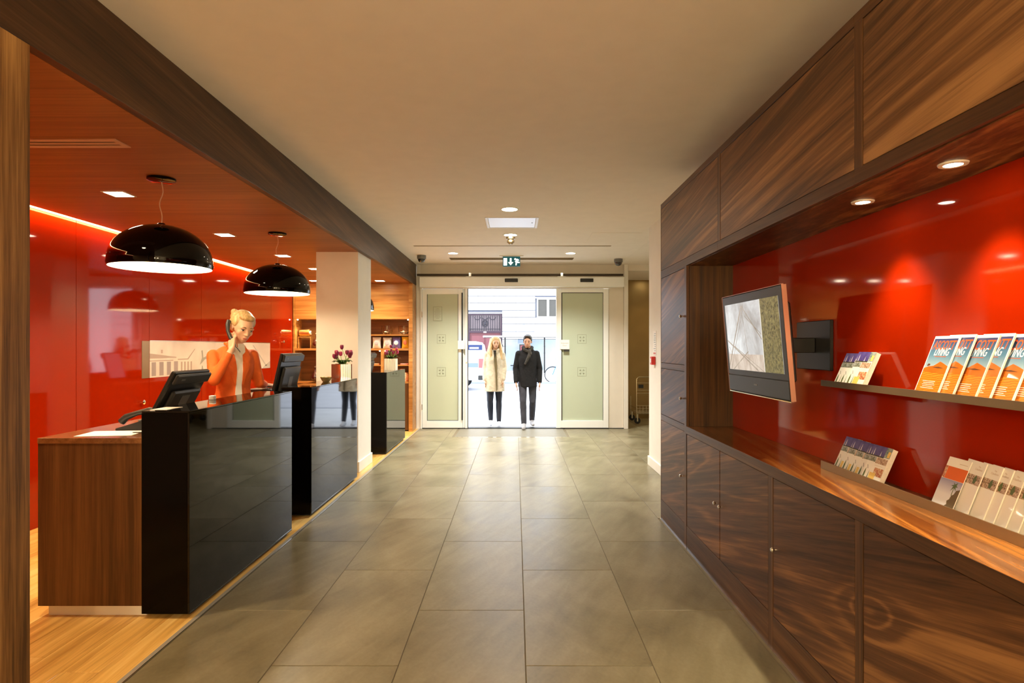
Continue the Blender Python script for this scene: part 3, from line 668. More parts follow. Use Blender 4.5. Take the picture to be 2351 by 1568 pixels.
def sandmat():
    m, t, p = nt('print_rippled_sand'); tc = node(t, 'ShaderNodeTexCoord'); w = node(t, 'ShaderNodeTexWave'); w.inputs['Scale'].default_value = 55; w.inputs['Distortion'].default_value = 4; w.inputs['Detail'].default_value = 2
    L(t, mapping(t, tc.outputs['Object'], (1, 1, .6), (0, R(50), 0)), w.inputs['Vector']); L(t, ramp(t, w.outputs[0], [(.2, (.52, .14, .008)), (.8, (.66, .23, .020))]), p.inputs['Base Color']); p.inputs['Roughness'].default_value = .3; return m
P_['sand'] = sandmat()
class Book:
    """local frame: x = right, z = up, -y = out of the cover; parts are placed by one matrix"""
    def __init__(s, name, lab, cat, grp, pos, yaw, lean, w, h, th):
        s.M = Matrix.Translation(pos) @ Matrix.Rotation(R(-90+yaw), 4, 'Z') @ Matrix.Rotation(R(-lean), 4, 'X'); s.w, s.h = w, h
        s.r = root(name, lab, cat, pos, grp); s.k = 0
        s.put('pages', bx(0.0008, w-.0008, .0006, th, .0008, h-.0008), M['pages'])
        s.cover = s.put('cover', bx(0, w, 0, .0006, 0, h), P_['wht'])
    def put(s, name, bm, m, parent=None):
        bmesh.ops.transform(bm, matrix=s.M, verts=bm.verts[:]); return mk(name, bm, m, parent or s.r)
    def rect(s, name, u0, u1, v0, v1, m, lay=1):
        return s.put(name, bx(u0*s.w, u1*s.w, -.00018*lay-.0001, -.00018*(lay-1), v0*s.h, v1*s.h), P_[m], s.cover)
    def poly(s, name, polys, m, lay=1):
        b = NB()
        for pts in polys: prism(b, pts, lambda u, v, d: (u*s.w, -.00018*(lay-1)-d, v*s.h), 0, .00022)
        return s.put(name, b, P_[m], s.cover)
    def text(s, st, u, v, size, m, shear=0, lay=4, sx=1, off=0):
        me = text_mesh(st, size, shear, .0001, off=off); me.transform(Matrix.Diagonal((sx, 1, 1, 1))); me.transform(Matrix.Translation((u*s.w, -.00018*lay, v*s.h))); me.transform(s.M)
        return link('lettering', me, P_[m], s.cover)
ords = ['leftmost', 'second from left', 'third from left', 'fourth from left', 'fifth from left', 'sixth from left', 'seventh from left', 'eighth from left', 'ninth from left']
def magazine(y, x, yaw, i, z):
    k = Book('magazine', ords[i]+' orange desert magazine leaning on the upper shelf', 'magazine', 'desert-cover magazines on the upper shelf', (x, y, z), yaw, 20, .158, .235, .006)
    k.rect('cover_sky', .03, .975, .42, .955, 'sky', 1)
    k.rect('cover_sand', .03, .975, .01, .44, 'sand', 1)
    k.poly('cover_dune', [[(.03, .40), (.975, .37), (.975, .50), (.80, .54), (.62, .575), (.40, .50), (.2, .485), (.03, .455)]], 'dune', 2)
    k.poly('dune_shadow', [[(.35, .475), (.62, .488), (.85, .468), (.62, .462)]], 'shade', 3)
    k.poly('hot_air_balloon', [[(.12, .50), (.16, .535), (.24, .53), (.25, .505), (.17, .49)]], 'shade', 3)
    k.text('ASCOTT', .50, .775, .049, 'titleo', .16, 3, .72, .0006); k.text('LIVING', .52, .675, .042, 'titlew', .16, 3, .72, .0003)
    b = NB()
    for j, (a_, c_) in enumerate(((.2, .72), (.25, .70), (.22, .74), (.26, .68), (.2, .75))): box(b, a_*k.w, c_*k.w, -.0007, -.0004, (.24-.028*j)*k.h, (.247-.028*j)*k.h)
    k.put('small_print', b, P_['titlew'], k.cover)
    k.rect('subtitle', .30, .76, .650, .658, 'titleo', 3)
for i, (y, dx) in enumerate(((2.278, 0), (2.203, .0), (2.105, -.002), (2.045, .0), (1.96, .0), (1.86, 0), (1.77, 0), (1.66, 0))):
    magazine(y, 1.522, -8, i, 1.3205+(.003 if i % 2 else 0))
def leaflet(y, x, z, i, n, lab, last):
    k = Book('leaflet', lab, 'leaflet', lab.split(' of the ')[-1], (x, y, z), 1.0 if n == 5 else 1.0, 24, .128, .165, .022 if last else .004)
    k.rect('night_sky', .0, .72, .72, 1.0, 'violet', 1); k.rect('tower_photo', .72, 1.0, .72, 1.0, 'steelb', 1); k.rect('yellow_photo', .85, .97, .74, .9, 'sun', 2)
    k.rect('skyline', .0, .72, .70, .735, 'dk', 2)
    k.poly('towers', [[(.14, .73), (.17, .73), (.165, .84), (.155, .93), (.145, .84)], [(.04, .73), (.06, .73), (.05, .86)], [(.50, .73), (.53, .73), (.515, .87)]], 'titlew', 3)
    k.rect('mountain_photo', .0, .40, .555, .69, 'land', 1); k.rect('street_photo', .42, .97, .53, .69, 'bld', 1)
    k.poly('spires', [[(.06, .0), (.14, .0), (.14, .22), (.10, .36), (.06, .22)], [(.27, .0), (.33, .0), (.30, .32)]], 'green', 2)
    k.poly('slanted_line', [[(.10, .44), (.12, .44), (.2, .34), (.18, .34)]], 'dk', 2)
    k.rect('food_photo', .52, .98, .20, .42, 'col', 2); k.rect('bread_photo', .36, .66, .02, .27, 'sun', 3)
    k.rect('heading', .45, .85, .47, .478, 'fine', 2)
lbl = ['leftmost leaflet, mostly covered, of the upper city leaflets', 'second leaflet from left of the upper city leaflets', 'third leaflet from left of the upper city leaflets', 'front full-face leaflet of the upper city leaflets']
for i in range(4): leaflet(2.885-.055*i+.0, 1.540-.0052*i-(.019 if i == 3 else 0), 1.3195+(.008 if i == 3 else 0), i, 4, lbl[i], i == 3)
lbl = ['leftmost leaflet of the lower city leaflets', 'second leaflet from left of the lower city leaflets', 'third leaflet from left of the lower city leaflets', 'fourth leaflet from left of the lower city leaflets', 'front full-face leaflet of the lower city leaflets']
for i in range(5): leaflet(2.885-.072*i, 1.540-.0052*i-(.018 if i == 4 else 0), .9170+(.008 if i == 4 else 0), i, 5, lbl[i], i == 4)
# palm leaflet and white booklets
k = Book('leaflet', 'lavender palm-tree leaflet with an orange square beside the white booklets', 'leaflet', None, (1.505, 2.165, .918), -2, 22, .11, .20, .003)
k.rect('heading', .55, .9, .9, .91, 'fine', 1); k.rect('orange_square', .12, 1.0, .60, .83, 'org', 1); k.rect('plum_strip', .0, .11, .60, .83, 'col', 1)
k.rect('sky_photo', 0, 1, 0, .595, 'lav', 1)
k.poly('cliff', [[(.35, 0), (1, 0), (1, .47), (.85, .44), (.80, .36), (.72, .33), (.70, .26), (.62, .22), (.66, .16), (.58, .12), (.42, .10), (.40, .05)]], 'rock', 2)
k.poly('palm', [[(.70, .33), (.73, .33), (.72, .49), (.70, .49)], [(.71, .48), (.60, .40), (.66, .50), (.56, .50), (.68, .53), (.62, .57), (.72, .54), (.80, .58), (.78, .52), (.86, .50), (.77, .49), (.82, .42)]], 'green', 3)
yy = [2.092, 2.025, 1.985, 1.938, 1.892, 1.845, 1.79, 1.75, 1.70]
for i, y in enumerate(yy):
    k = Book('booklet', ords[i]+' white hotel booklet with a street photo strip', 'booklet', 'white booklets on the lower ledge', (1.518, y, .918), -8, 20, .100, .205, .0045)
    k.rect('street_photo', 0, 1, .60, .765, 'bld', 1)
    b = NB()
    for c_ in range(9):
        for r_ in range(2): box(b, (.05+.105*c_)*k.w, (.09+.105*c_)*k.w, -.0005, -.0003, (.68+.04*r_)*k.h, (.70+.04*r_)*k.h)
    k.put('photo_windows', b, P_['rock'], k.cover)
    k.poly('tree', [[(.66, .62), (.76, .62), (.80, .68), (.77, .74), (.72, .77), (.66, .73), (.63, .68)]], 'green', 3)
    k.text('The', .72, .90, .008, 'fine', 0, 2); k.text('Citadines', .72, .85, .010, 'fine', 0, 2)
# ================================================================== RECEPTION COUNTERS
CXR, CXL = -1.80, -2.064
def counter(y0, y1, lab, deskto, desklab):
    c = root('reception_counter', lab, 'counter', (-1.93, y0, 0), 'black glass reception counters')
    mk('plinth', bx(CXL+.03, CXR-.03, y0+.06, y1-.03, .0005, .03), M['seal'], c)
    mk('body', bx(CXL+.001, CXR-.012, y0+.006, y1-.001, .03, 1.137), M['blackside'], c)
    mk('front_glass', bx(CXR-.0115, CXR, y0, y1, .028, 1.1368, bev=.0012), M['black'], c)
    mk('end_glass', bx(CXL, CXR-.012, y0, y0+.0055, .028, 1.1368), M['blackside'], c)
    mk('top_glass', bx(CXL, CXR, y0-.001, y1, 1.1375, 1.147, bev=.0018), M['black'], c)
    d = root('reception_desk', desklab, 'desk', (-2.35, y0, 0), 'walnut laminate desks')
    xa, xb = -2.645, CXL-.002
    mk('plinth', bx(xa+.03, xb, y0+.05, deskto-.03, .0005, .066), M['wallw'], d)
    mk('end_panel', bx(xa, xb, y0+.012, y0+.035, .067, .965), M['desk'], d)
    mk('bottom_board', bx(xa+.001, xb, y0+.0355, deskto, .067, .09), M['desk'], d)
    mk('side_panel', bx(xa, xa+.02, y0+.0355, deskto, .091, .965), M['desk'], d)
    mk('desk_top', bx(xa-.001, xb, y0+.008, deskto, .966, .997, bev=.001), M['desktop'], d)
    return c, d
counter(3.28, 4.78, 'nearest glossy black glass counter beside the walnut desk', 4.70, 'nearest dark walnut laminate desk behind the first black counter')
counter(5.24, 6.75, 'middle glossy black glass counter with tulips at its far end', 6.72, 'walnut desk behind the middle black counter')
counter(8.30, 9.67, 'farthest black glass counter beyond the white column', 9.5, 'walnut desk behind the farthest black counter')
# monitors
def monitor(y0, lean, dx, lab, w=.40, hgt=.36, yaw=0, zb=1.03, first=None):
    m_ = root('computer_monitor', lab, 'monitor', (-2.2+dx, y0+w/2, .9975), 'dark monitors on the reception counters')
    # local: x along +Y(world), z up, y toward +X (back of screen faces the lobby)
    T = Matrix.Translation((-2.165+dx, y0+w/2, zb)) @ Matrix.Rotation(R(90+yaw), 4, 'Z') @ Matrix.Rotation(R(lean), 4, 'X')
    # after Rz(90): local x -> +Y, local y -> -X ; the back faces local -y
    def p(name, bm, mt, sm=False, par=None): bmesh.ops.transform(bm, matrix=T, verts=bm.verts[:]); return mk(name, bm, mt, par or m_, sm)
    p('screen_casing', bx(-w/2, w/2, 0, .028, 0, hgt, bev=.006), M['dark'])
    p('display', bx(-w/2+.02, w/2-.02, .0285, .030, .025, hgt-.02), emis('monitor_glow', (.25, .3, .35), .8, (.4, .45, .5), 9))
    p('rear_top_bar', box(NB(), -w/2+.004, w/2-.004, -.022, -.0005, hgt-.075, hgt-.008, bev=.008), M['dark2'])
    p('rear_bulge', box(NB(), -w/2+.05, w/2-.05, -.030, -.0005, .07, hgt-.12, bev=.01), M['dark2'])
    p('label_plate', bx(-.05, .035, -.0315, -.0305, .10, .21), M['grey'])
    p('badge', bx(-w/2+.06, -w/2+.10, -.0235, -.0225, hgt-.045, hgt-.035), M['grey'])
    p('stand_neck', box(NB(), -.05, .05, -.05, -.001, -.01, .07, bev=.006), M['dark'])
    mk('stand_foot', lathe(NB(), [(0, 0), (.085, 0), (.085, .008), (.03, .016), (.022, .03), (0, .03)], (-2.16+min(dx, 0), y0+w/2, .9977), 28), M['dark'], m_, True)
    return m_
monitor(3.50, 28, -.005, 'dark monitor leaning back on the nearest counter')
monitor(5.28, 13, .005, 'dark monitor standing on the middle counter', w=.50, hgt=.42)
monitor(8.42, 15, .0, 'dark monitor seen behind the farthest counter', w=.36, hgt=.40)
# telephone
ph = root('telephone', 'black desk telephone on the nearest walnut desk', 'telephone', (-2.36, 3.66, .9975))
b = NB(); prism(b, [(-.11, 0), (.10, 0), (.10, .075), (-.11, .012)], lambda u, v, d: (-2.30+u, 3.58+d, .9978+v), 0, .21); mk('base', b, M['dark'], ph)
b = NB()
for i in range(3):
    for j in range(4): uu = -.05+.024*j; box(b, -2.30+uu, -2.30+uu+.015, 3.70+.024*i, 3.715+.024*i, .9978+.040+(uu+.05)*.29, .9978+.048+(uu+.05)*.29)
mk('keypad', b, M['grey'], ph)
mk('handset', tube(NB(), [(-2.40, 3.62, 1.045), (-2.37, 3.62, 1.075), (-2.30, 3.62, 1.10), (-2.23, 3.62, 1.115), (-2.19, 3.62, 1.105)], [.022, .02, .015, .02, .023], 12), M['dark2'], ph, True)
def sheet(x0, x1, y0, y1, z, lab, ang=0, cat='paper'):
    b = NB(); box(b, -(x1-x0)/2, (x1-x0)/2, -(y1-y0)/2, (y1-y0)/2, 0, .0012)
    bmesh.ops.transform(b, matrix=Matrix.Translation(((x0+x1)/2, (y0+y1)/2, z)) @ Matrix.Rotation(R(ang), 4, 'Z'), verts=b.verts[:])
    return tag(mk('paper_sheet', b, M['paper'], None), lab, cat)
sheet(-2.50, -2.20, 3.36, 3.57, .9975, 'white sheet lying on the nearest walnut desk', 8)
sheet(-2.055, -1.96, 3.34, 3.50, 1.1475, 'white sheet on top of the nearest black counter beside the monitor', 0)
cb = mk('cable', tube(NB(), [(-2.10+.11*math.cos(a)*1.0-.02*math.sin(2*a), 3.45+.045*math.sin(a)+.01*math.sin(2*a), 1.0025+.0006*i) for i, a in enumerate([R(x_) for x_ in range(60, 340, 20)])], .0022, 6), M['dark'], None, True); tag(cb, 'thin dark cable looped over the white sheet on the desk', 'cable')
tb = mk('memo_box', bx(-2.055, -2.02, 3.98, 4.01, 1.1475, 1.175, bev=.002), M['white'], None); tag(tb, 'small white box on the nearest counter beside the monitor', 'box')
dt = root('document_tray', 'black document tray on the middle desk under her hand', 'tray', (-2.2, 5.42, .9975))
mk('tray_base', bx(-2.34, -2.09, 5.28, 5.50 - .25 + .0, .9975, 1.0, bev=0) if False else bx(-2.40, -2.17, 5.27, 5.50, .9975, 1.004), M['dark'], dt)
mk('tray_body', bx(-2.395, -2.175, 5.275, 5.495, 1.0045, 1.125, bev=.004), M['dark2'], dt)
gd = root('glass_dish', 'small gold trinket dish on the middle black counter', 'dish', (-1.93, 6.05, 1.1475))
mk('dish', lathe(NB(), [(0, 0), (.03, 0), (.045, .02), (.06, .05), (.057, .05), (.042, .022), (0, .006)], (-1.93, 6.05, 1.1475), 20), flat('gold_glass', (.75, .55, .22), .15, .6), gd, True)
mk('sweet', ball(NB(), (-1.93, 6.05, 1.178), (.035, .03, .02)), M['paper'], gd, True)
# planters of tulips
def planter(x, y, z, s, h, lab, nf, seed, m='chrome', rot=0):
    rnd = random.Random(seed); r_ = root('tulip_planter', lab, 'planter', (x, y, z), 'ribbed planters with tulips')
    b = NB(); pts = []; nr = 7
    for side in range(4):
        for i in range(nr*4):
            f = i/(nr*4); u = -s/2+s*f; off = s/2+.004*math.cos(f*nr*2*math.pi)
            q = [(u, -off), (off, u), (-u, off), (-off, -u)][side]; pts.append(q)
    ca, sa = math.cos(rot), math.sin(rot); prism(b, pts, lambda u, v, d: (x+u*ca-v*sa, y+u*sa+v*ca, z+d), 0.0005, h)
    mk('pot', b, M[m], r_, True)
    mk('soil', cyl(NB(), (x, y, h+z+.0005), (x, y, h+z+.004), s/2-.008), M['dark'], r_)
    for i in range(nf):
        a = rnd.uniform(0, 6.28); rr = rnd.uniform(.02, s*.42); px, py = x+rr*math.cos(a), y+rr*math.sin(a)
        tx, ty = px+.04*math.cos(a), py+.04*math.sin(a); tz = z+h+rnd.uniform(.06, .13)
        if i == 0: tx, ty, tz = x, y, z+h+.17
        mk('stem', tube(NB(), [(px*.6+x*.4, py*.6+y*.4, z+h-.005), (px, py, z+h+.04), (tx, ty, tz)], .0035, 6), M['stem'], r_, True)
        b = NB()
        for k_ in range(6):
            aa = k_*math.pi/3; c = Vector((tx+.010*math.cos(aa), ty+.010*math.sin(aa), tz+.018))
            ball(b, c, (.010, .016, .026), Matrix.Rotation(aa, 3, 'Z') @ Matrix.Rotation(R(8), 3, 'Y'), 10, 8)
        mk('flower', b, M['tulip' if (i+seed) % 3 else 'tulip2'], r_, True)
    for i in range(nf*2):
        a = rnd.uniform(0, 6.28); l = rnd.uniform(.08, .14); b = NB(); w = .014; vs = []
        for j in range(6):
            f = j/5; rad = .02+l*.75*f; zz = z+h-.003+l*(.75*f-.55*f*f*f); wd = w*math.sin(math.pi*(.12+.88*f))+.0005
            cx, cy = x+rad*math.cos(a), y+rad*math.sin(a); sx, sy = -math.sin(a)*wd, math.cos(a)*wd
            vs.append((b.verts.new((cx-sx, cy-sy, zz+.004)), b.verts.new((cx, cy, zz)), b.verts.new((cx+sx, cy+sy, zz+.004))))
        for p_, q_ in zip(vs, vs[1:]): b.faces.new((p_[0], p_[1], q_[1], q_[0])); b.faces.new((p_[1], p_[2], q_[2], q_[1]))
        r2 = bmesh.ops.solidify(b, geom=b.faces[:], thickness=.0008)
        mk('leaf', b, M['leaf'], r_, True)
M['stem'] = flat('stem_green', (.22, .36, .08), .5); M['leaf'] = flat('leaf_green', (.06, .16, .03), .45, var=.3)
M['tulip'] = flat('tulip_purple', (.22, .015, .06), .4, var=.3, nscale=30); M['tulip2'] = flat('tulip_magenta', (.42, .03, .10), .4, var=.3, nscale=30)
planter(-1.93, 6.60, 1.1475, .155, .165, 'mirror-ribbed square pot of purple tulips on the middle counter', 13, 2, rot=R(52))
planter(-1.93, 9.2, 1.1475, .17, .175, 'ribbed cream pot of purple tulips on the farthest counter', 11, 5, 'whiteframe')
# ================================================================== SHELVING AT THE BACK OF THE ALCOVE
SH0, SH1 = 10.60, DY+.018
su = root('shelving_unit', 'honey-coloured wooden wall shelving lit from above behind the counters', 'shelving', (-2.9, SH0, 0))
XA, XB = -3.968, BX-.005
mk('back_panel', bx(XA+.01, XB-.01, SH1-.02, SH1, .0, AZ-.002), wood('shelf_back_veneer', (.12, .045, .012), (.20, .08, .022), (.28, .13, .04), 'X', fig=.1), su)
mk('upper_panel', bx(XA+.032, XB-.072, SH0+.01, SH0+.03, 2.06, AZ-.002), M['shelf'], su)
for (a, c) in ((XA, XA+.03), (-3.14, -3.10), (-2.405, -2.355)): mk('upright', bx(a, c, SH0, SH1-.021, 0.001, AZ-.002 if a == XA else 1.44), M['shelf'], su)
mk('upright', bx(XB-.07, XB, SH0-.02, SH1-.021, .001, AZ-.002, bev=.002), M['shelf'], su)
for (z0, z1, nm) in ((2.0, 2.058, 'top_rail'), (1.705, 1.727, 'shelf'), (1.442, 1.478, 'shelf'), (.855, .885, 'shelf')):
    if z0 == 1.705: mk(nm, bx(-3.14, XB-.071, SH0+.015, SH1-.021, z0, z1), M['shelf'], su)
    else: mk(nm, bx(XA+.031, XB-.071, SH0, SH1-.021, z0, z1) if z0 > 1.4 else bx(XA+.031, XB-.071, SH0+.005, SH1-.021, z0, z1), M['shelf'], su) if z0 > 1.4 else [mk('shelf', bx(a, c, SH0+.005, SH1-.021, z0, z1), M['shelf'], su) for a, c in ((XA+.031, -3.141), (-3.099, -2.406), (-2.354, XB-.071))]
mk('shelf', bx(-2.354, XB-.071, SH0+.02, SH1-.021, 1.165, 1.185), M['shelf'], su); mk('shelf', bx(-3.099, -2.406, SH0+.02, SH1-.021, 1.165, 1.185), M['shelf'], su)
for a, c in ((XA+.031, -3.141), (-3.099, -2.406), (-2.354, XB-.071)): mk('cupboard_door', bx(a+.002, c-.002, SH0+.002, SH0+.02, .02, .853, bev=.002), M['desk'], su)
for cx in (XA+.07, -2.43, -2.33, XB-.09): mk('shelf_spot', ball(NB(), (cx, SH0+.03, 1.435 if -2.5 < cx < -2.2 else 1.992), .012), M['bulb'], su, True)
light('SPOT', 'shelf_lamp', (-2.15, SH0+.06, 1.99), 5, WARM, .02, 140, parent=su); light('SPOT', 'shelf_lamp', (-3.7, SH0+.06, 1.99), 6, WARM, .02, 140, parent=su)
# snack bags
def bag(x, z, w, h, m, m2, lab, seed):
    rnd = random.Random(seed); b = NB(); n = 9; G = []
    for side in (-1, 1):
        g = []
        for i in range(n):
            for j in range(n):
                u = i/(n-1); v = j/(n-1); e = max(0, (math.sin(math.pi*u)*math.sin(math.pi*v)))**.5
                pin = 1-.10*math.sin(math.pi*v)*0-.08*abs(2*v-1)**3*0
                g.append(b.verts.new(((u-.5)*w*(1-.07*math.sin(math.pi*v)), side*(.045*e+.001)+rnd.uniform(-.002, .002)*e, v*h+rnd.uniform(-.002, .002)*e)))
        G.append(g)
    for s_, g in enumerate(G):
        for i in range(n-1):
            for j in range(n-1):
                q = (g[i*n+j], g[(i+1)*n+j], g[(i+1)*n+j+1], g[i*n+j+1]); b.faces.new(q if s_ == 0 else q[::-1])
    edge = [i*n for i in range(n)]+[(n-1)*n+j for j in range(1, n)]+[i*n+n-1 for i in range(n-2, -1, -1)]+[j for j in range(n-2, 0, -1)]
    for a_, c_ in zip(edge, edge[1:]+edge[:1]): b.faces.new((G[0][a_], G[1][a_], G[1][c_], G[0][c_]))
    Tm = Matrix.Translation((x, SH0+.10, z)) @ Matrix.Rotation(R(rnd.uniform(-8, 8)), 4, 'Z')
    bmesh.ops.transform(b, matrix=Tm, verts=b.verts[:])
    r_ = root('snack_bag', lab, 'snack bag', (x, SH0+.1, z), 'snack bags on the lit shelf'); mk('bag', b, m, r_, True)
    b = NB(); ball(b, (x, SH0+.055, z+h*.5), (w*.26, .004, h*.2)); mk('printed_patch', b, m2, r_, True)
fw_ = flat('foil_white', (.85, .85, .80), .25, coat=.4); fy_ = flat('foil_yellow', (.85, .48, .04), .25, coat=.4); fv_ = flat('foil_violet', (.16, .13, .35), .25, coat=.4)
pr_ = flat('patch_red', (.5, .12, .05), .4); pg_ = flat('patch_grey', (.45, .45, .5), .4)
bag(-2.50, 1.4785, .15, .20, fw_, pg_, 'white snack bag partly hidden by the column', 1)
bag(-2.31, 1.4785, .155, .195, fw_, pg_, 'white snack bag second from the column', 2)
bag(-2.145, 1.4785, .15, .20, fv_, fw_, 'violet and white snack bag in the middle', 3)
bag(-2.02, 1.4785, .12, .20, fy_, pr_, 'left yellow snack bag', 4) if False else bag(-1.985, 1.4785, .13, .21, fy_, pr_, 'yellow snack bag at the right end of the shelf', 5)
# glass bowls with sweets
for i, (x, lab) in enumerate(((-2.32, 'left glass bowl of pale sweets on the top shelf'), (-2.02, 'right glass bowl of pale sweets on the top shelf'))):
    r_ = root('glass_bowl', lab, 'bowl', (x, SH0+.12, 1.7275), 'glass bowls on the top shelf')
    mk('bowl', lathe(NB(), [(0, 0), (.05, 0), (.09, .04), (.10, .10), (.095, .16), (.092, .16), (.096, .10), (.085, .042), (0, .006)], (x, SH0+.13, 1.7275), 24), flat('bowl_glass', (.9, .85, .75), .03, trans=1), r_, True)
    b = NB(); rnd = random.Random(i)
    for k_ in range(9): ball(b, (x-.02+rnd.uniform(-.04, .04), SH0+.13+rnd.uniform(-.04, .04), 1.752+rnd.uniform(0, .035)), (.026, .02, .016), None, 10, 8)
    mk('sweets', b, M['paper'], r_, True)['kind'] = 'stuff'
# vases on the left bay
for (x, z, lab) in ((-3.60, 1.4785, 'dark glossy bottle vase on the middle left shelf'), (-3.62, .8855, 'dark glossy bottle vase on the lower left shelf')):
    r_ = root('bottle_vase', lab, 'vase', (x, SH0+.12, z), 'dark bottle vases')
    mk('body', lathe(NB(), [(0, 0), (.045, 0), (.07, .05), (.072, .09), (.045, .14), (.018, .18), (.014, .23), (.022, .25), (.016, .25), (.008, .22), (0, .20)], (x, SH0+.13, z), 24), flat('oxblood_glaze', (.05, .008, .005), .08, coat=1), r_, True)
    mk('stopper', lathe(NB(), [(0, .24), (.012, .245), (.016, .265), (0, .28)], (x, SH0+.13, z), 14), M['steel'], r_, True)
r_ = root('brass_canister', 'brushed gold canister lying on the upper left shelf', 'canister', (-3.72, SH0+.16, 1.72))
mk('stand', bx(-3.92, -3.69, SH0+.10, SH0+.22, 1.4787+.20, 1.4787+.21), M['shelf'], r_); 
mk('bracket', box(bx(-3.92, -3.91, SH0+.10, SH0+.22, 1.479, 1.678), -3.70, -3.69, SH0+.10, SH0+.22, 1.479, 1.678), M['shelf'], r_)
mk('drum', cyl(NB(), (-3.90, SH0+.16, 1.76), (-3.72, SH0+.16, 1.76), .068, n=32), flat('gold_metal', (.85, .60, .25), .3, 1), r_, True)
mk('end_cap', cyl(NB(), (-3.72, SH0+.16, 1.76), (-3.70, SH0+.16, 1.76), .035, n=24), M['paper'], r_, True)
for (x, z, c, lab) in ((-2.52, 1.1855, (.8, .3, .15), 'small folded pink packet on the shelf behind the farthest monitor'), (-2.0, 1.1855, (.75, .25, .2), 'flat pink packet on the small right shelf')):
    q = mk('packet', bx(x-.07, x+.07, SH0+.05, SH0+.15, z, z+.022, bev=.006), flat('packet', c, .4), None, True); tag(q, lab, 'packet')
q = root('sweet_jar', 'round jar of colourful sweets at the right end of the low shelf', 'jar', (-1.98, SH0+.1, .8855))
mk('jar', lathe(NB(), [(0, 0), (.06, 0), (.068, .03), (.068, .11), (.05, .14), (.05, .16), (0, .16)], (-1.99, SH0+.1, .8857), 24), prm('jar_sweets', (.8, .15, .05), c2=(.9, .7, .4), sc=60), q, True)
# ================================================================== WALL ART STRIP + KNOBS
ar = root('wall_art', 'long horizontal pale sketch of classical buildings on the red wall', 'picture', (-3.965, 7.9, 1.17))
AX = -3.9695; AY0, AY1, AZ0, AZ1 = 6.31, 9.60, 1.167, 1.567
mk('side_plate', bx(AX, AX+.003, AY0, 6.435, AZ0, AZ1), flat('bronze_plate', (.30, .20, .11), .35, .5), ar)
mk('picture_panel', bx(AX, AX+.003, 6.445, AY1, AZ0, AZ1), prm('art_paper', (.62, .55, .50), c2=(.78, .71, .64), sc=2), ar)
mk('top_edge', bx(AX, AX+.006, 6.445, AY1, AZ1, AZ1+.008), M['steel'], ar)
A = lambda u, v, d: (AX+.003+d, 6.445+u*(AY1-6.445), AZ0+v*(AZ1-AZ0))
def art(name, polys, c): 
    b = NB()
    for p in polys: prism(b, p, A, 0, .0006)
    return mk(name, b, flat('ink_'+name, c, .6), ar)
rc = lambda a, c, d, e: [(a, d), (c, d), (c, e), (a, e)]
art('portico_columns', [rc(.01+.045*i, .035+.045*i, .04, .42) for i in range(4)], (.34, .29, .29))
art('pediment', [[(0, .66), (.16, .55), (.16, .52), (0, .52)], rc(0, .14, .44, .47), rc(.065, .075, .66, .76)], (.45, .36, .31))
art('side_columns', [rc(.19+.022*i, .20+.022*i, .10, .40) for i in range(4)]+[[(.17, .46), (.24, .46), (.29, .78), (.285, .78), (.235, .49), (.17, .49)]], (.42, .33, .28))
art('statue', [[(.325, .30), (.34, .50), (.335, .72), (.345, .74), (.35, .5), (.38, .56), (.40, .48), (.36, .44), (.345, .36), (.325, .28)], [(.335, .10), (.35, .12), (.345, .25), (.34, .25)]], (.33, .33, .28))
art('facade', [[(.42, .62), (.52, .82), (.52, .78), (.42, .56)], [(.42, .52), (.52, .70), (.52, .67), (.42, .48)], rc(.42, .435, .10, .46), rc(.455, .465, .10, .46), rc(.52, .57, .0, 1.0)], (.45, .39, .35))
art('arches', [rc(.60, .612, .1, .6), [(.60, .6), (.63, .75), (.66, .6), (.65, .6), (.63, .7), (.61, .6)], rc(.655, .665, .1, .6), rc(.69, .70, .2, .8), rc(.72, .73, .2, .7)], (.50, .40, .38))
art('ground_wedge', [[(.90, .0), (1, .0), (1, .28)], [(.80, .9), (.81, .9), (.96, .1), (.945, .1)]], (.42, .40, .38))
for (y, z, lab) in ((6.30, .918, 'small round chrome knob on the red glass below the picture'), (10.1, 1.59, 'small round chrome knob on the red glass near the shelving')):
    b = lathe(NB(), [(0, 0), (.012, 0), (.010, .015), (.022, .022), (.024, .035), (.012, .045), (0, .046)], (0, 0, 0), 18)
    bmesh.ops.transform(b, matrix=Matrix.Translation((-3.9698, y, z)) @ Matrix.Rotation(R(90), 4, 'Y'), verts=b.verts[:]); tag(mk('knob', b, M['chrome'], None, True), lab, 'knob')
# ================================================================== RIGHT WALL FITTINGS + TROLLEY
no = root('wall_notice', 'narrow vertical notice with coloured print on the white wall end', 'notice', (1.70, 7.3, 1.5))
mk('notice_card', bx(1.700, 1.7045, 7.20, 7.36, 1.405, 1.70), M['paper'], no)
b = NB(); rnd = random.Random(3)
for i in range(9): box(b, 1.6992, 1.6999, 7.22, 7.22+rnd.uniform(.05, .12), 1.66-i*.026, 1.668-i*.026)
mk('notice_print', b, flat('notice_ink', (.25, .33, .36), .6), no)
mk('notice_footer', bx(1.6992, 1.6999, 7.22, 7.34, 1.415, 1.435), flat('notice_red', (.6, .12, .08), .5), no)
fa = root('fire_alarm_call_point', 'red fire alarm call point on the white wall end', 'fire alarm', (1.68, 7.3, 1.28))
mk('box', bx(1.655, 1.7045, 7.24, 7.33, 1.285, 1.385, bev=.006), M['redp'], fa); mk('press_glass', bx(1.652, 1.6545, 7.262, 7.308, 1.31, 1.36, bev=.0008), M['white'], fa)
tr = root('luggage_trolley', 'chrome wire luggage trolley standing in the dark recess', 'trolley', (2.75, 11.85, 0))
def tb_(pts, r=.009): return tube(NB(), pts, r, 8)
X0, X1, Y0, Y1 = 2.36, 3.05, 11.6, 12.2
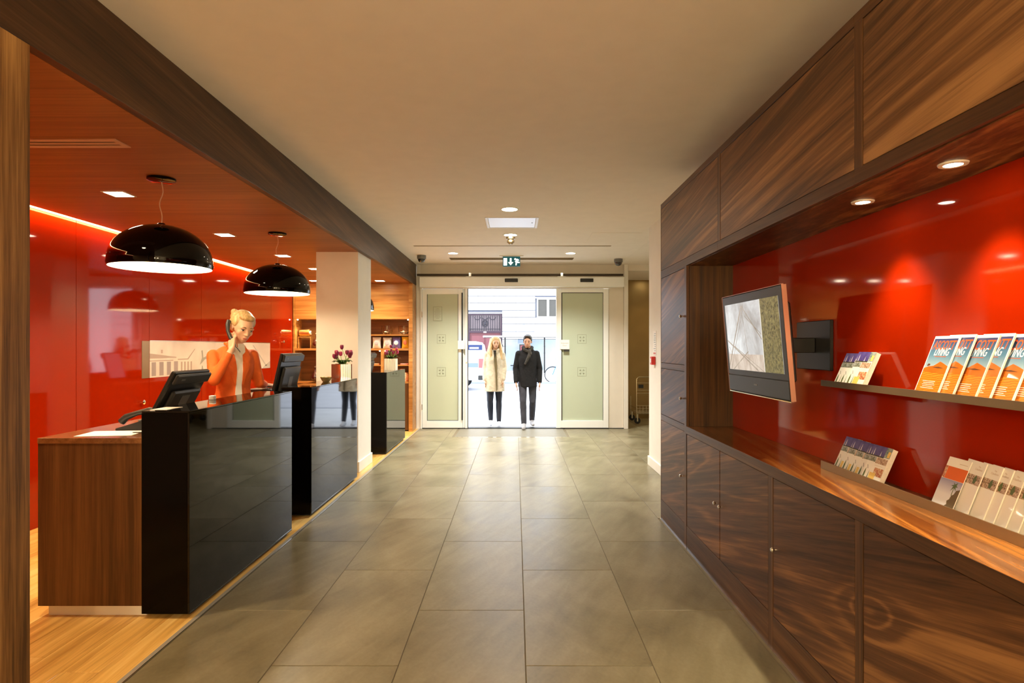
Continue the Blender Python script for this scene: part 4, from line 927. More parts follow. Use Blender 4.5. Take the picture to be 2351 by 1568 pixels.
for y in (Y0, Y1):
    mk('upright', tb_([(X0, y, .12), (X0, y, .88), (X0+.04, y, .92), (X1, y, .92)] if y == Y0 else [(X0, y, .12), (X0, y, .5)]), M['tube'], tr, True)
for z in (.80, .66, .60, .36, .30, .22): mk('side_rail', tb_([(X0, Y0, z), (X1, Y0, z)], .006), M['tube'], tr, True)
for z in (.30, .22): mk('end_rail', tb_([(X0, Y0, z), (X0, Y1, z)], .006), M['tube'], tr, True)
mk('corner_post', tb_([(X1, Y0, .12), (X1, Y0, .92)]), M['tube'], tr, True)
b = NB()
for i in range(12): x = X0+(X1-X0)*i/11; tube(b, [(x, Y0, .36), (x, Y0, .20), (x, Y1, .20)], .003, 5)
for i in range(8): y = Y0+(Y1-Y0)*i/7; tube(b, [(X0, y, .20), (X1, y, .20)], .003, 5)
mk('wire_basket', b, M['tube'], tr, True)
mk('name_plate', bx(X0+.03, X0+.13, Y0-.012, Y0-.009, .70, .77), M['dark2'], tr)
for x in (X0+.02, X1-.25, X1):
    for y in (Y0+.03, Y1-.03):
        w_ = mk('wheel', cyl(NB(), (x, y-.015, .062), (x, y+.015, .062), .06, n=24), M['rubber'], tr, True); mk('fork', bx(x-.012, x+.012, y-.022, y-.017, .05, .19), M['tube'], tr); mk('hub', cyl(NB(), (x, y-.02, .062), (x, y+.017, .062), .015), M['chrome'], w_)
# ================================================================== STREET OUTSIDE
stone = flat('pale_facade_stone', (.86, .85, .84), .8, var=.02)
joint = flat('facade_joint', (.20, .21, .25), .9)
pave = flat('pale_pavement', (.66, .68, .72), .7, var=.05, nscale=2)
struct(mk('pavement', bx(-26, 30, DY+.16, 14.6, -.08, -.003), pave))
struct(mk('road', bx(-26, 30, 14.75, 24.6, -.10, -.02), flat('pale_wet_road', (.58, .60, .66), .5, var=.06, nscale=1)))
for y in (14.61, 24.61): struct(mk('trim_7', bx(-26, 30, y, y+.13, -.09, .0 if y < 20 else .06), flat('kerb_stone', (.30, .32, .38), .8)))
struct(mk('pavement', bx(-26, 30, 24.75, 38, -.09, -.0), pave))
FY = 38.0
bd = root('building', 'pale rusticated stone town building across the street with a red door', 'building', (0, FY, 0))
mk('wall_core', bx(-18, 18, FY+.12, FY+1.5, -.05, 9.5), joint, bd)
DX0, DX1, DZ = -2.95, -.98, 3.62
WX0, WX1, WZ0, WZ1 = 1.36, 3.25, 3.40, 4.62
z = 0; ci = 0
rn = random.Random(5)
def course(x0, x1, z0, z1, yo=0): 
    if x1-x0 > .05 and z1-z0 > .03: mk('stone_course', bx(x0, x1, FY+yo, FY+.13, z0, z1, bev=.012), stone, bd)
zs = [0, .75, 1.12, 1.55, 2.02, 2.50, 2.98, 3.40, 3.86, 4.32, 4.78, 5.24, 5.7, 6.2, 6.7, 7.2, 7.7, 8.2, 8.7, 9.2]
for a, c in zip(zs, zs[1:]):
    a2, c2 = a+.02, c-.02
    segs = [(-18, -9.2), (-9.195, -5.4), (-5.395, DX0-.12)]
    if a < DZ: segs += [(DX1+.12, .02), (.024, 1.236)]
    else: segs += [(-2.395, -1.4), (-1.396, .02), (.024, 1.236)]; segs[2] = (-5.395, -2.40)
    if c > WZ0 and a < WZ1: segs += [(1.24, WX0-.1), (WX1+.1, 6.2)]
    else: segs += [(1.24, 6.2)]
    segs += [(6.204, 10.4), (10.404, 18)]
    for (p, q) in segs:
        course(p, q, a2, c2)
course(WX0-.12, WX1+.12, 3.30, 3.38, -.12); course(WX0-.12, WX1+.12, WZ1, WZ1+.06, -.06)
mk('string_course', bx(1.2, 18, FY-.10, FY+.0, 2.47, 2.56, bev=.01), stone, bd); mk('plinth', bx(.9, 18, FY-.05, FY-.001, 0, 1.1, bev=.01), stone, bd)
# door
redd = flat('faded_red_door', (.15, .045, .052), .5); dkr = flat('dark_plum_frame', (.055, .03, .045), .5)
fdr = mk('entrance_door', bx(DX0, DX1, FY+.05, FY+.12, 0, 2.42), redd, bd)
mk('door_frame', box(box(box(box(NB(), DX0-.1, DX0, FY-.02, FY+.11, 0, DZ), DX1, DX1+.1, FY-.02, FY+.11, 0, DZ), DX0, DX1, FY-.02, FY+.11, DZ-.07, DZ), DX0, DX1, FY-.02, FY+.11, 2.42, 2.54), dkr, bd)
mk('door_hood', bx(DX0-.15, DX1+.15, FY-.08, FY+.0, DZ+.02, DZ+.10, bev=.01), flat('hood_stone', (.5, .5, .55), .8), bd)
mk('fanlight_glass', bx(DX0, DX1, FY+.08, FY+.1, 2.54, DZ-.07), flat('fanlight_pink', (.22, .17, .18), .3), bd)
b = NB()
for i in range(14): x = DX0+.07+i*(DX1-DX0-.14)/13; cyl(b, (x, FY+.04, 2.56), (x, FY+.04, 3.52), .022, n=6)
for cx in (-2.45, -1.965, -1.48):
    tube(b, [(cx+.19*math.cos(R(a)), FY+.03, 3.42+.16*math.sin(R(a))) for a in range(180, 361, 20)], .02, 6)
tube(b, [(-1.965+.17*math.cos(R(a)), FY+.02, 3.02+.22*math.sin(R(a))) for a in range(0, 361, 30)], .03, 6); ball(b, (-1.965, FY+.02, 3.02), (.09, .03, .13))
cyl(b, (DX0, FY+.04, 2.66), (DX1, FY+.04, 2.66), .018, n=6)
mk('iron_grille', b, flat('wrought_iron', (.035, .03, .04), .5), bd, True)
for x0 in (DX0+.12, (DX0+DX1)/2+.06):
    for (z0, z1) in ((1.45, 2.25), (.25, 1.25)): mk('door_panel', bx(x0, x0+.80, FY+.03, FY+.049, z0, z1, bev=.01), flat('faded_red_panel', (.20, .065, .075), .5), fdr)
mk('door_number', bx(-2.06, -1.87, FY-.04, FY-.021, 2.42, 2.50), stone, bd)
# window
wn = mk('window', box(box(box(box(box(NB(), WX0, WX0+.07, FY-.0, FY+.10, WZ0, WZ1), WX1-.07, WX1, FY, FY+.10, WZ0, WZ1), WX0+.07, WX1-.07, FY, FY+.1, WZ1-.07, WZ1), WX0+.07, WX1-.07, FY, FY+.1, WZ0, WZ0+.07), 1.99, 2.14, FY, FY+.1, WZ0+.07, WZ1-.07), M['white'], bd)
for (a, c) in ((WX0+.07, 1.99), (2.14, WX1-.07)): mk('pane', bx(a, c, FY+.06, FY+.08, WZ0+.07, WZ1-.07), flat('window_glass', (.075, .07, .06), .08), wn)
mk('plaque', bx(.43, .60, FY-.03, FY-.001, 2.58, 2.96), flat('plaque', (.4, .43, .5), .5), bd)
# bus shelter
bs = root('bus_shelter', 'glass bus shelter with a thin flat roof and red posters across the street', 'bus shelter', (1.2, 34, 0))
mk('roof', bx(-1.85, 5.5, 33.6, 34.9, 2.05, 2.15, bev=.02), M['white'], bs); mk('roof_edge', bx(-1.80, 5.45, 33.58, 33.599, 2.03, 2.06), M['dark2'], bs)
for x in (-.62, 1.68, 4.9): mk('post', cyl(NB(), (x, 34.7, 0), (x, 34.7, 2.05), .045), M['dark2'], bs)
for (a, c) in ((-.57, 1.63), (1.73, 4.85)): mk('glass_panel', bx(a, c, 34.69, 34.71, .15, 1.95), flat('pale_shelter_glass', (.40, .47, .54), .1), bs)
pst = flat('poster_pink_red', (.24, .05, .06), .5)
for (x, w_) in ((-.95, .33), (.52, .5)):
    q = mk('poster_case', bx(x-w_/2-.06, x+w_/2+.06, 34.0, 34.08, .7, 1.66), M['dark2'], bs); mk('poster', bx(x-w_/2, x+w_/2, 33.985, 33.999, .76, 1.60), pst, q)
mk('timetable', bx(.12, .95, 34.0, 34.06, 1.72, 1.95), flat('timetable_blue', (.20, .25, .30), .5), bs)
mk('bench', bx(-.3, 1.5, 34.2, 34.55, .42, .47, bev=.01), M['dark2'], bs)
mk('bench_leg', bx(-.1, -.05, 34.25, 34.5, 0, .419), M['dark2'], bs); mk('bench_leg', bx(1.25, 1.3, 34.25, 34.5, 0, .419), M['dark2'], bs)
# parked vehicle left
vn = root('van', 'white van with blue and red side stripes parked at left across the road', 'van', (-3.4, 21.5, 0))
vp = flat('van_white_paint', (.85, .87, .9), .25, coat=.6)
b = NB(); V3 = lambda u, v, d: (u, 20.6+d, v)
prism(b, [(-5.9, .35), (-1.12, .35), (-1.02, .85), (-1.06, 1.05), (-1.18, 1.64), (-1.32, 1.70), (-4.7, 1.72), (-5.3, 1.25), (-5.9, 1.1)], V3, 0, 1.8)
bmesh.ops.bevel(b, geom=b.edges[:], offset=.05, segments=2, affect='EDGES'); mk('body', b, vp, vn, True)
mk('side_window', bx(-4.6, -1.75, 20.585, 20.599, 1.12, 1.50, bev=.004), flat('van_glass', (.30, .33, .38), .1), vn)
mk('lettering_band', bx(-1.68, -1.16, 20.585, 20.599, 1.40, 1.58, bev=.004), flat('van_blue_band', (.02, .04, .14), .4), vn)
mk('band_text', bx(-1.60, -1.28, 20.575, 20.584, 1.44, 1.50), M['white'], vn)
mk('blue_stripe', bx(-5.6, -1.30, 20.585, 20.599, .80, .95), flat('van_stripe_grey', (.18, .24, .36), .4), vn); mk('rear_lamp', bx(-1.28, -1.10, 20.58, 20.599, .78, 1.10), flat('rear_lamp_red', (.55, .12, .12), .4), vn)
mk('bumper', bx(-1.30, -1.0, 20.58, 22.4, .36, .52, bev=.02), M['dark2'], vn)
for x in (-5.1, -1.95):
    for y in (20.58, 22.26): w_ = mk('wheel', cyl(NB(), (x, y, .31), (x, y+.17, .31), .315, n=28), M['rubber'], vn, True); mk('hub_cap', cyl(NB(), (x, y-.008, .31), (x, y+.176, .31), .18, n=20), M['steel'], w_, True)
# bicycle at the right (only its near part shows)
bk = root('bicycle', 'blue bicycle parked beyond the right door edge across the road', 'bicycle', (2.0, 24.9, 0))
for x in (1.55, 2.6):
    w_ = mk('wheel', tube(NB(), [(x+.33*math.cos(R(a)), 24.95, .345+.33*math.sin(R(a))) for a in range(0, 361, 15)], .022, 6), M['rubber'], bk, True)
    b = NB()
    for a in range(0, 180, 20): cyl(b, (x+.32*math.cos(R(a)), 24.95, .345+.32*math.sin(R(a))), (x-.32*math.cos(R(a)), 24.95, .345-.32*math.sin(R(a))), .003, n=4)
    mk('spokes', b, M['steel'], w_)
bl = flat('bicycle_blue', (.08, .22, .40), .3, coat=.5)
mk('frame', tube(tube(tube(NB(), [(1.55, 24.95, .345), (1.75, 24.95, .86), (2.28, 24.95, .82), (2.02, 24.95, .33), (1.79, 24.95, .74)], .02, 8), [(2.28, 24.95, .95), (2.28, 24.95, .80), (2.02, 24.95, .33)], .018, 8), [(2.02, 24.95, .33), (2.6, 24.95, .345), (2.30, 24.95, .80)], .014, 8), bl, bk, True)
mk('handlebar', tube(NB(), [(1.70, 24.7, 1.0), (1.74, 24.8, 1.02), (1.74, 24.95, .99), (1.74, 25.1, 1.02), (1.70, 25.2, 1.0)], .014, 8), M['dark'], bk, True)
mk('stem', cyl(NB(), (1.75, 24.95, .86), (1.74, 24.95, 1.0), .014), M['steel'], bk); mk('saddle', ball(NB(), (2.30, 24.95, .98), (.13, .06, .03)), M['dark'], bk, True)

# ================================================================== PEOPLE
def V(*a): return Vector(a)
def hand(b, wrist, d, pn, s=1.0, curl=25, side=1, spread=1, thumb=35):
    """wrist point, d = pointing direction, pn = palm normal; side=+1: thumb towards d x pn"""
    d = d.normalized(); pn = (pn-d*pn.dot(d)).normalized(); t = d.cross(pn)*side
    c0 = wrist; L_ = .085*s
    for f in (-.030, -.010, .010, .028): cap_(b, c0+d*.01*s+t*f*.6*s, c0+d*L_+t*f*s, .0135*s, .0125*s, 10)
    lens = [.062, .078, .084, .074]; offs = [-.031, -.0105, .0105, .031]
    for ln, of in zip(lens, offs):
        p = c0+d*L_+t*of*s; dd = (d+t*of*2.0*spread).normalized(); r = .0092*s if ln > .065 else .008*s
        for j, fr in enumerate((.45, .32, .23)):
            ang = R(curl)*(1 if j == 0 else 1.15); ax = t
            dd = (Matrix.Rotation(-ang*side*(1 if side > 0 else 1), 3, ax) @ dd) if dd.dot(pn) <= 2 else dd
            if j == 0 and dd.dot(pn) < 0 and curl > 0: dd = (Matrix.Rotation(2*ang*side, 3, ax) @ dd)
            q = p+dd*ln*fr*s; cap_(b, p, q, r, r*.92, 8); p = q; r *= .94
    p = c0+d*.02*s+t*.022*s; dd = (d*math.cos(R(thumb))+t*math.sin(R(thumb))+pn*.25).normalized()
    q = p+dd*.042*s; cap_(b, p, q, .0135*s, .011*s, 8); dd = (dd+d*.35+pn*.25).normalized(); q2 = q+dd*.030*s; cap_(b, q, q2, .011*s, .0095*s, 8); cap_(b, q2, q2+(dd+d*.3).normalized()*.022*s, .0095*s, .008*s, 8)
def head(b, T, s=1.0, male=False):
    """T: head frame, origin between the ears, -y = face, z = up"""
    P = lambda x, y, z: T @ Vector((x*s, y*s, z*s)); Rm = T.to_3x3().normalized()
    B = lambda c, r: ball(b, P(*c), tuple(q*s for q in r), Rm, 20, 14)
    B((0, .012, .035), (.074, .094, .088)); B((0, -.020, .012), (.066, .074, .080)); B((0, -.034, -.035), (.054, .056, .062))
    B((0, -.060, -.083), (.026, .024, .022) if not male else (.033, .026, .026)); B((0, -.045, -.06), (.043 if not male else .05, .042, .035))
    for sx in (-1, 1): B((sx*.036, -.058, -.022), (.024, .024, .024)); B((sx*.030, -.083, .018), (.024, .012, .010)); B((sx*.075, .005, -.008), (.008, .018, .030))
    cap_(b, P(0, -.088, .012), P(0, -.108, -.026), .0075*s, .0115*s, 10); B((.010, -.098, -.030), (.008, .010, .007)); B((-.010, -.098, -.030), (.008, .010, .007))
    B((0, -.088, -.052), (.021, .011, .007)); B((0, -.086, -.062), (.018, .011, .008)); B((0, -.079, -.073), (.022, .012, .010))
def face_parts(par, T, s, browc, lip, lids=True, local=True):
    P = lambda x, y, z: T @ Vector((x*s, y*s, z*s)); Rm = T.to_3x3().normalized()
    for sx in (-1, 1):
        e = ball(NB(), P(sx*.030, -.0795, .004), (.0135*s, .010*s, .0085*s), Rm, 16, 10); eo = mk('eye', e, M['eyew'], par, True, local=local)
        mk('iris', ball(NB(), P(sx*.031, -.0885, .001), (.0055*s, .0022*s, .0055*s), Rm, 12, 8), M['iris'], eo, True, local=True)
        mk('upper_lid', ball(NB(), P(sx*.030, -.0815, .0085), (.0150*s, .0105*s, .0055*s), Rm, 16, 8), M['lash'], par, True, local=local)
        b = NB(); tube(b, [P(sx*.014, -.0915, .0235), P(sx*.028, -.0935, .029), P(sx*.045, -.084, .024)], [.0025*s, .0034*s, .0018*s], 6); mk('eyebrow', b, browc, par, True, local=local)
    b = NB(); tube(b, [P(-.020, -.0935, -.0565), P(-.008, -.099, -.0545), P(0, -.0985, -.0560), P(.008, -.099, -.0545), P(.020, -.0935, -.0565)], [.0012*s, .0038*s, .0036*s, .0038*s, .0012*s], 8); tube(b, [P(-.017, -.0935, -.0595), P(0, -.0985, -.063), P(.017, -.0935, -.0595)], [.0012*s, .0048*s, .0012*s], 8)
    mk('lips', b, lip, par, True, local=local)
M['eyew'] = flat('eye_white', (.75, .72, .68), .2, var=0); M['iris'] = flat('iris', (.05, .035, .025), .15, var=0); M['lash'] = flat('lash_line', (.06, .035, .02), .5); 
skin = flat('skin', (.72, .42, .26), .5, var=.05, nscale=12); skin2 = flat('skin_tan', (.60, .33, .21), .5, var=.05)
for m_ in (skin, skin2): m_.node_tree.nodes['Principled BSDF'].inputs['Subsurface Weight'].default_value = .0
def hairm(name, a, c, sc=(60, 60, 6)):
    m, t, p = nt(name); tc = node(t, 'ShaderNodeTexCoord'); n = noise(t, mapping(t, tc.outputs['Object'], sc), 1.2, 4, .6)
    L(t, ramp(t, n.outputs[0], [(.3, a), (.7, c)]), p.inputs['Base Color']); p.inputs['Roughness'].default_value = .4
    bp = node(t, 'ShaderNodeBump'); bp.inputs['Strength'].default_value = .5; bp.inputs['Distance'].default_value = .004; L(t, n.outputs[0], bp.inputs['Height']); L(t, bp.outputs[0], p.inputs['Normal']); return m
def clothm(name, c, var=.1, rough=.85, wr=.35, sc=7):
    m, t, p = nt(name); tc = node(t, 'ShaderNodeTexCoord'); n = noise(t, tc.outputs['Object'], sc, 4, 1.0)
    L(t, ramp(t, n.outputs[0], [(.3, tuple(x*(1-var) for x in c)), (.7, tuple(min(1, x*(1+var)) for x in c))]), p.inputs['Base Color']); p.inputs['Roughness'].default_value = rough
    bp = node(t, 'ShaderNodeBump'); bp.inputs['Strength'].default_value = wr; bp.inputs['Distance'].default_value = .02; L(t, n.outputs[0], bp.inputs['Height']); L(t, bp.outputs[0], p.inputs['Normal']); return m
blonde = hairm('blonde_hair', (.42, .24, .08), (.80, .56, .26)); 
def lerp(a, c, f): return a+(c-a)*f
def part_mesh(name, bm, vox, m, par, it=5): return link(name, remesh(bm, vox, it), m, par, local=True)
def loft(b, rows, n=28, k=9):
    """rows (cx, cy, z, rx, ry) interpolated smoothly into one closed tube"""
    rs = []
    for i in range(len(rows)-1):
        p0, p1, p2, p3 = rows[max(i-1, 0)], rows[i], rows[i+1], rows[min(i+2, len(rows)-1)]
        for j in range(k):
            t_ = j/k; rs.append([.5*((2*b_)+(-a_+c_)*t_+(2*a_-5*b_+4*c_-d_)*t_*t_+(-a_+3*b_-3*c_+d_)*t_**3) for a_, b_, c_, d_ in zip(p0, p1, p2, p3)])
    rs.append(list(rows[-1]))
    bridge(b, [ring(b, (cx, cy, z), V(rx, 0, 0), V(0, ry, 0), n) for cx, cy, z, rx, ry in rs])
def torso(b, pelvis, chest, neck, sw, male=False, k=1.0, infl=0.0):
    up = (chest-pelvis).normalized()
    ball(b, pelvis+V(0, .01, 0), (.165*k+infl, .115*k+infl, .12)); ball(b, pelvis+up*.16, (.13*k+infl if not male else .15*k+infl, .095*k+infl, .13)); ball(b, chest-up*.09, (.145*k+infl, .108*k+infl, .14)); ball(b, chest, (sw*.86+infl, .10*k+infl, .11))
    cap_(b, chest+V(-sw*.82, 0, .055), chest+V(sw*.82, 0, .055), .052+infl, .052+infl)
def legs_(b, hips, knees, ankles, rt, rk, ra):
    for h, k_, a in zip(hips, knees, ankles):
        cap_(b, h, lerp(h, k_, .5), rt, (rt+rk)/2); cap_(b, lerp(h, k_, .5), k_, (rt+rk)/2, rk); cal = lerp(k_, a, .3)+V(0, .012, 0); cap_(b, k_, cal, rk*.95, rk*.98); cap_(b, cal, a, rk*.96, ra)
def foot(b, ankle, toe_dir, L_=.24, r=.035, sole=0.0):
    a = V(ankle.x, ankle.y, ankle.z-.03); heel = V(ankle.x, ankle.y, sole+r*.9)-toe_dir*.045; toe = V(ankle.x, ankle.y, sole+r*.72)+toe_dir*(L_-.10); ball_ = V(ankle.x, ankle.y, sole+r*.85)+toe_dir*(L_-.17)
    cap_(b, a, heel, r, r*.9); cap_(b, heel, ball_, r*.9, r*.92); cap_(b, ball_, toe, r*.9, r*.68); cap_(b, a, ball_, r*1.0, r*.8)

# ---------- receptionist
rp = root('person', 'blonde receptionist in an orange jacket holding a phone to her ear', 'person', (0, 0, 0))
# built facing -Y in local space, placed by the root
hT = Matrix.Translation((.045, -.075, 1.665)) @ Matrix.Rotation(R(2), 4, 'Z') @ Matrix.Rotation(R(20), 4, 'X') @ Matrix.Rotation(R(7), 4, 'Y')
pel = V(0, 0, .96); che = V(0, -.005, 1.38); neck = V(0, 0, 1.50)
shR, elR, wrR = V(-.158, 0, 1.430), V(-.205, -.15, 1.235), V(-.082, -.188, 1.482)
shL, elL, wrL = V(.158, 0, 1.430), V(.215, .0, 1.19), V(.339, .165, 1.160)
b = NB(); torso(b, pel, V(0, 0, 1.35), neck, .12, k=.82); cap_(b, V(0, .01, 1.44), V(.025, -.03, 1.60), .052, .047)
head(b, hT, 1.10)
legs_(b, [V(-.085, 0, .92), V(.085, 0, .92)], [V(-.085, -.02, .50), V(.085, -.02, .50)], [V(-.085, .01, .10), V(.085, .01, .10)], .082, .052, .034)
for s_ in (-1, 1): foot(b, V(s_*.085, .01, .10), V(s_*.15, -1, 0).normalized(), sole=.0)
for (a, e, w_) in ((shR, elR, wrR), (shL, elL, wrL)): cap_(b, a, e, .048, .037); cap_(b, e, lerp(e, w_, .35), .038, .037); cap_(b, lerp(e, w_, .35), w_, .036, .024)
phm = hT @ Matrix.Translation((-.088, -.015, -.02))
hdR = (hT @ V(-.096, -.045, -.035))-wrR
hand(b, wrR, hdR, V(.75, .35, .2), 1.02, 34, side=1, thumb=30)
hand(b, wrL, V(.85, .55, -.15), V(0, -.2, -1), .98, 12, side=-1)
part_mesh('body', b, .0056, skin, rp, 4)
face_parts(rp, hT, 1.10, flat('brow_blonde', (.22, .12, .04), .6), flat('lip_rose', (.55, .16, .12), .35))
P = lambda x, y, z: hT @ (V(x, y, z)*1.10); Rm = hT.to_3x3()
b = NB(); ball(b, P(0, .026, .050), (.091, .102, .090), Rm, 24, 16); ball(b, P(0, .055, .015), (.086, .080, .092), Rm, 24, 16); ball(b, P(.0, -.034, .090), (.068, .056, .031), Rm)
for sx in (-1, 1): ball(b, P(sx*.064, .012, .045), (.026, .058, .052), Rm)
ball(b, P(0, .135, .045), (.052, .045, .048), Rm); ball(b, P(-.02, .15, .075), (.03, .03, .028), Rm); ball(b, P(0, .105, -.03), (.05, .035, .04), Rm)
part_mesh('hair', b, .006, blonde, rp, 3)
M['blouse'] = flat('white_blouse', (.86, .84, .76), .6)
jk = clothm('orange_jacket', (.74, .125, .008), .08, .75, .5, 9)
b = NB(); loft(b, [(0, 0, .975, .172, .128), (0, 0, 1.04, .165, .122), (0, -.004, 1.13, .138, .108), (0, -.008, 1.20, .138, .108), (0, -.014, 1.30, .158, .122), (0, -.006, 1.38, .166, .118), (0, 0, 1.45, .152, .098), (0, .01, 1.485, .118, .085), (0, .012, 1.51, .075, .062)])
ball(b, V(-.062, -.075, 1.315), (.060, .045, .062)); ball(b, V(.062, -.075, 1.315), (.060, .045, .062))
for (a, e, w_) in ((shR, elR, wrR), (shL, elL, wrL)):
    cap_(b, a, e, .053, .047); cap_(b, e, lerp(e, w_, .80), .047, .036)
part_mesh('jacket', b, .009, jk, rp, 5)
FYT = [(.95, -.134), (1.04, -.127), (1.13, -.117), (1.2, -.120), (1.3, -.140), (1.38, -.129), (1.45, -.102), (1.50, -.078), (1.56, -.060)]
def fy(u, z):
    for (a_, p_), (c_, q_) in zip(FYT, FYT[1:]):
        if z <= c_: f_ = (z-a_)/(c_-a_); break
    return (p_+(q_-p_)*min(1, max(0, f_)))*math.sqrt(max(.05, 1-(u/.17)**2))
def strip(b, rows, off, th):
    """rows (z, u0, u1) laid on the chest surface"""
    g = []
    for (z0, a0, c0), (z1, a1, c1) in zip(rows, rows[1:]):
        for j in range(5):
            t_ = j/5; g.append((z0+(z1-z0)*t_, a0+(a1-a0)*t_, c0+(c1-c0)*t_))
    g.append(rows[-1]); F_, K_ = [], []
    for z_, a_, c_ in g:
        F_.append([b.verts.new((a_+(c_-a_)*i/6, fy(a_+(c_-a_)*i/6, z_)-off, z_)) for i in range(7)]); K_.append([b.verts.new((a_+(c_-a_)*i/6, fy(a_+(c_-a_)*i/6, z_)-off+th, z_)) for i in range(7)])
    n = len(F_)
    for i in range(n-1):
        for j in range(6):
            b.faces.new((F_[i][j], F_[i][j+1], F_[i+1][j+1], F_[i+1][j])); b.faces.new((K_[i][j+1], K_[i][j], K_[i+1][j], K_[i+1][j+1]))
        b.faces.new((F_[i][0], F_[i+1][0], K_[i+1][0], K_[i][0])); b.faces.new((F_[i+1][6], F_[i][6], K_[i][6], K_[i+1][6]))
    for r0, r1 in ((F_[0], K_[0]), (F_[-1], K_[-1])):
        for j in range(6): b.faces.new((r0[j], r0[j+1], r1[j+1], r1[j]))
b = NB()                                             # lapels and collar
for sx in (-1, 1):
    rows = [(1.19, .026, .034), (1.28, .024, .062), (1.355, .026, .092), (1.375, .028, .080), (1.40, .030, .100), (1.47, .040, .088), (1.515, .046, .066)]
    strip(b, [(z_, sx*a_, sx*c_) for z_, a_, c_ in rows], .010, .008)
tube(b, [V(-.055, -.068, 1.505), V(-.066, .0, 1.53), V(0, .062, 1.54), V(.066, .0, 1.53), V(.055, -.068, 1.505)], .012, 8)
mk('lapel', b, jk, rp, True, local=True)
b = NB(); strip(b, [(.96, -.040, .040), (1.06, -.030, .030), (1.18, -.022, .022), (1.30, -.030, .030), (1.40, -.040, .040), (1.50, -.050, .050)], .0045, .012)
mk('blouse', b, M['blouse'], rp, True, local=True)
b = NB()
for sx in (-1, 1): strip(b, [(z_, sx*a_, sx*c_) for z_, a_, c_ in [(1.435, .020, .030), (1.46, .010, .058), (1.50, .005, .064), (1.53, .008, .056)]], .014, .006)
mk('shirt_collar', b, M['blouse'], rp, True, local=True)
b = NB()
for z_, rx, ry in ((.97, .172, .125), (.90, .178, .13), (.80, .172, .125), (.68, .158, .118), (.58, .148, .11)): ball(b, V(0, 0, z_), (rx, ry, .08))
part_mesh('skirt', b, .009, clothm('black_skirt', (.012, .011, .012), .1), rp, 4)
b = NB()
for s_ in (-1, 1): foot(b, V(s_*.085, .01, .105), V(s_*.15, -1, 0).normalized(), r=.042)
part_mesh('shoes', b, .006, M['dark'], rp, 2)
RPM = Matrix.Translation((-2.385, 5.02, 0)) @ Matrix.Rotation(R(46), 4, 'Z')
rp.matrix_world = RPM
# handset held at her ear: its own thing
T2 = RPM @ hT
P2 = lambda x, y, z: T2 @ (V(x, y, z)*1.10)
hs = root('phone_handset', 'dark phone handset pressed to the receptionist\'s ear', 'telephone', P2(-.095, -.03, -.03))
b = NB(); tube(b, [P2(-.099, .030, .030), P2(-.108, .008, .006), P2(-.112, -.03, -.035), P2(-.100, -.072, -.070), P2(-.086, -.092, -.082)], [.018, .019, .014, .016, .018], 12)
mk('handset', b, M['dark2'], hs, True)
pts = []
e0 = P2(-.086, -.095, -.088); e1 = V(-2.16, 5.60, 1.02)
for i in range(40): f = i/39; q = e0.lerp(e1, f); q.z -= .10*math.sin(math.pi*f); pts.append(q+V(.006*math.sin(i*1.9), 0, .006*math.cos(i*1.9)))
pts[-1] = e1
mk('cord', tube(NB(), pts, .0035, 6), M['grey'], hs, True)
# ---------- woman in cream coat
wp = root('person', 'woman with long blonde hair in a cream coat walking in', 'person', (-.405, 11.40, 0))
hT = Matrix.Translation((.02, -.02, 1.575)) @ Matrix.Rotation(R(10), 4, 'Z') @ Matrix.Rotation(R(4), 4, 'X')
b = NB(); torso(b, V(0, 0, .93), V(0, 0, 1.30), neck, .135, k=.85); cap_(b, V(0, .01, 1.38), V(.01, 0, 1.52), .048, .045); head(b, hT, .98)
legs_(b, [V(-.08, 0, .88), V(.08, 0, .88)], [V(-.085, -.05, .48), V(.08, .03, .48)], [V(-.075, .06, .11), V(.085, -.06, .10)], .078, .05, .034)
foot(b, V(-.075, .06, .11), V(-.05, -1, 0).normalized(), .23, .034, .012); foot(b, V(.085, -.06, .10), V(.05, -1, 0).normalized(), .23, .034, .012)
aR = (V(-.145, 0, 1.36), V(-.185, .04, 1.10), V(-.180, -.05, .88)); aL = (V(.145, 0, 1.36), V(.185, .03, 1.10), V(.165, -.08, .88))
for a, e, w_ in (aR, aL): cap_(b, a, e, .045, .035); cap_(b, e, w_, .035, .023)
hand(b, aR[2], V(0, -.1, -1), V(1, 0, 0), .9, 18, side=1); hand(b, aL[2], V(0, -.1, -1), V(-1, 0, 0), .9, 18, side=-1)
part_mesh('body', b, .0075, skin, wp, 3); face_parts(wp, hT, .98, flat('brow_brown', (.15, .08, .03), .6), flat('lip_pink', (.5, .18, .14), .4))
P = lambda x, y, z: hT @ V(x, y, z); Rm = hT.to_3x3(); b = NB()
ball(b, P(0, .025, .05), (.092, .10, .088), Rm); ball(b, P(0, .055, -.01), (.09, .07, .12), Rm)
for sx in (-1, 1):
    for k_ in range(5): tube(b, [P(sx*(.05+.008*k_), -.02+.02*k_, .09), P(sx*(.082+.005*k_), -.015+.018*k_, -.02), P(sx*(.10+.008*k_), -.05+.02*k_, -.15), P(sx*(.09+.014*k_)+.01*(k_ % 2), -.085+.02*k_, -.30), P(sx*(.10+.008*k_), -.075+.02*k_, -.40-.02*(k_ % 3))], [.022, .024, .03, .028, .008], 8)
ball(b, P(0, .09, -.15), (.11, .05, .18), Rm)
part_mesh('hair', b, .008, blonde, wp, 2)
coat = clothm('cream_fleece_coat', (.66, .56, .40), .16, .95, .6, 14)
b = NB(); loft(b, [(0, 0, .655, .198, .155), (0, 0, .75, .195, .152), (0, 0, .95, .178, .142), (0, 0, 1.12, .160, .130), (0, -.01, 1.26, .165, .132), (0, 0, 1.34, .158, .115), (0, 0, 1.41, .125, .09), (0, .01, 1.45, .08, .07)])
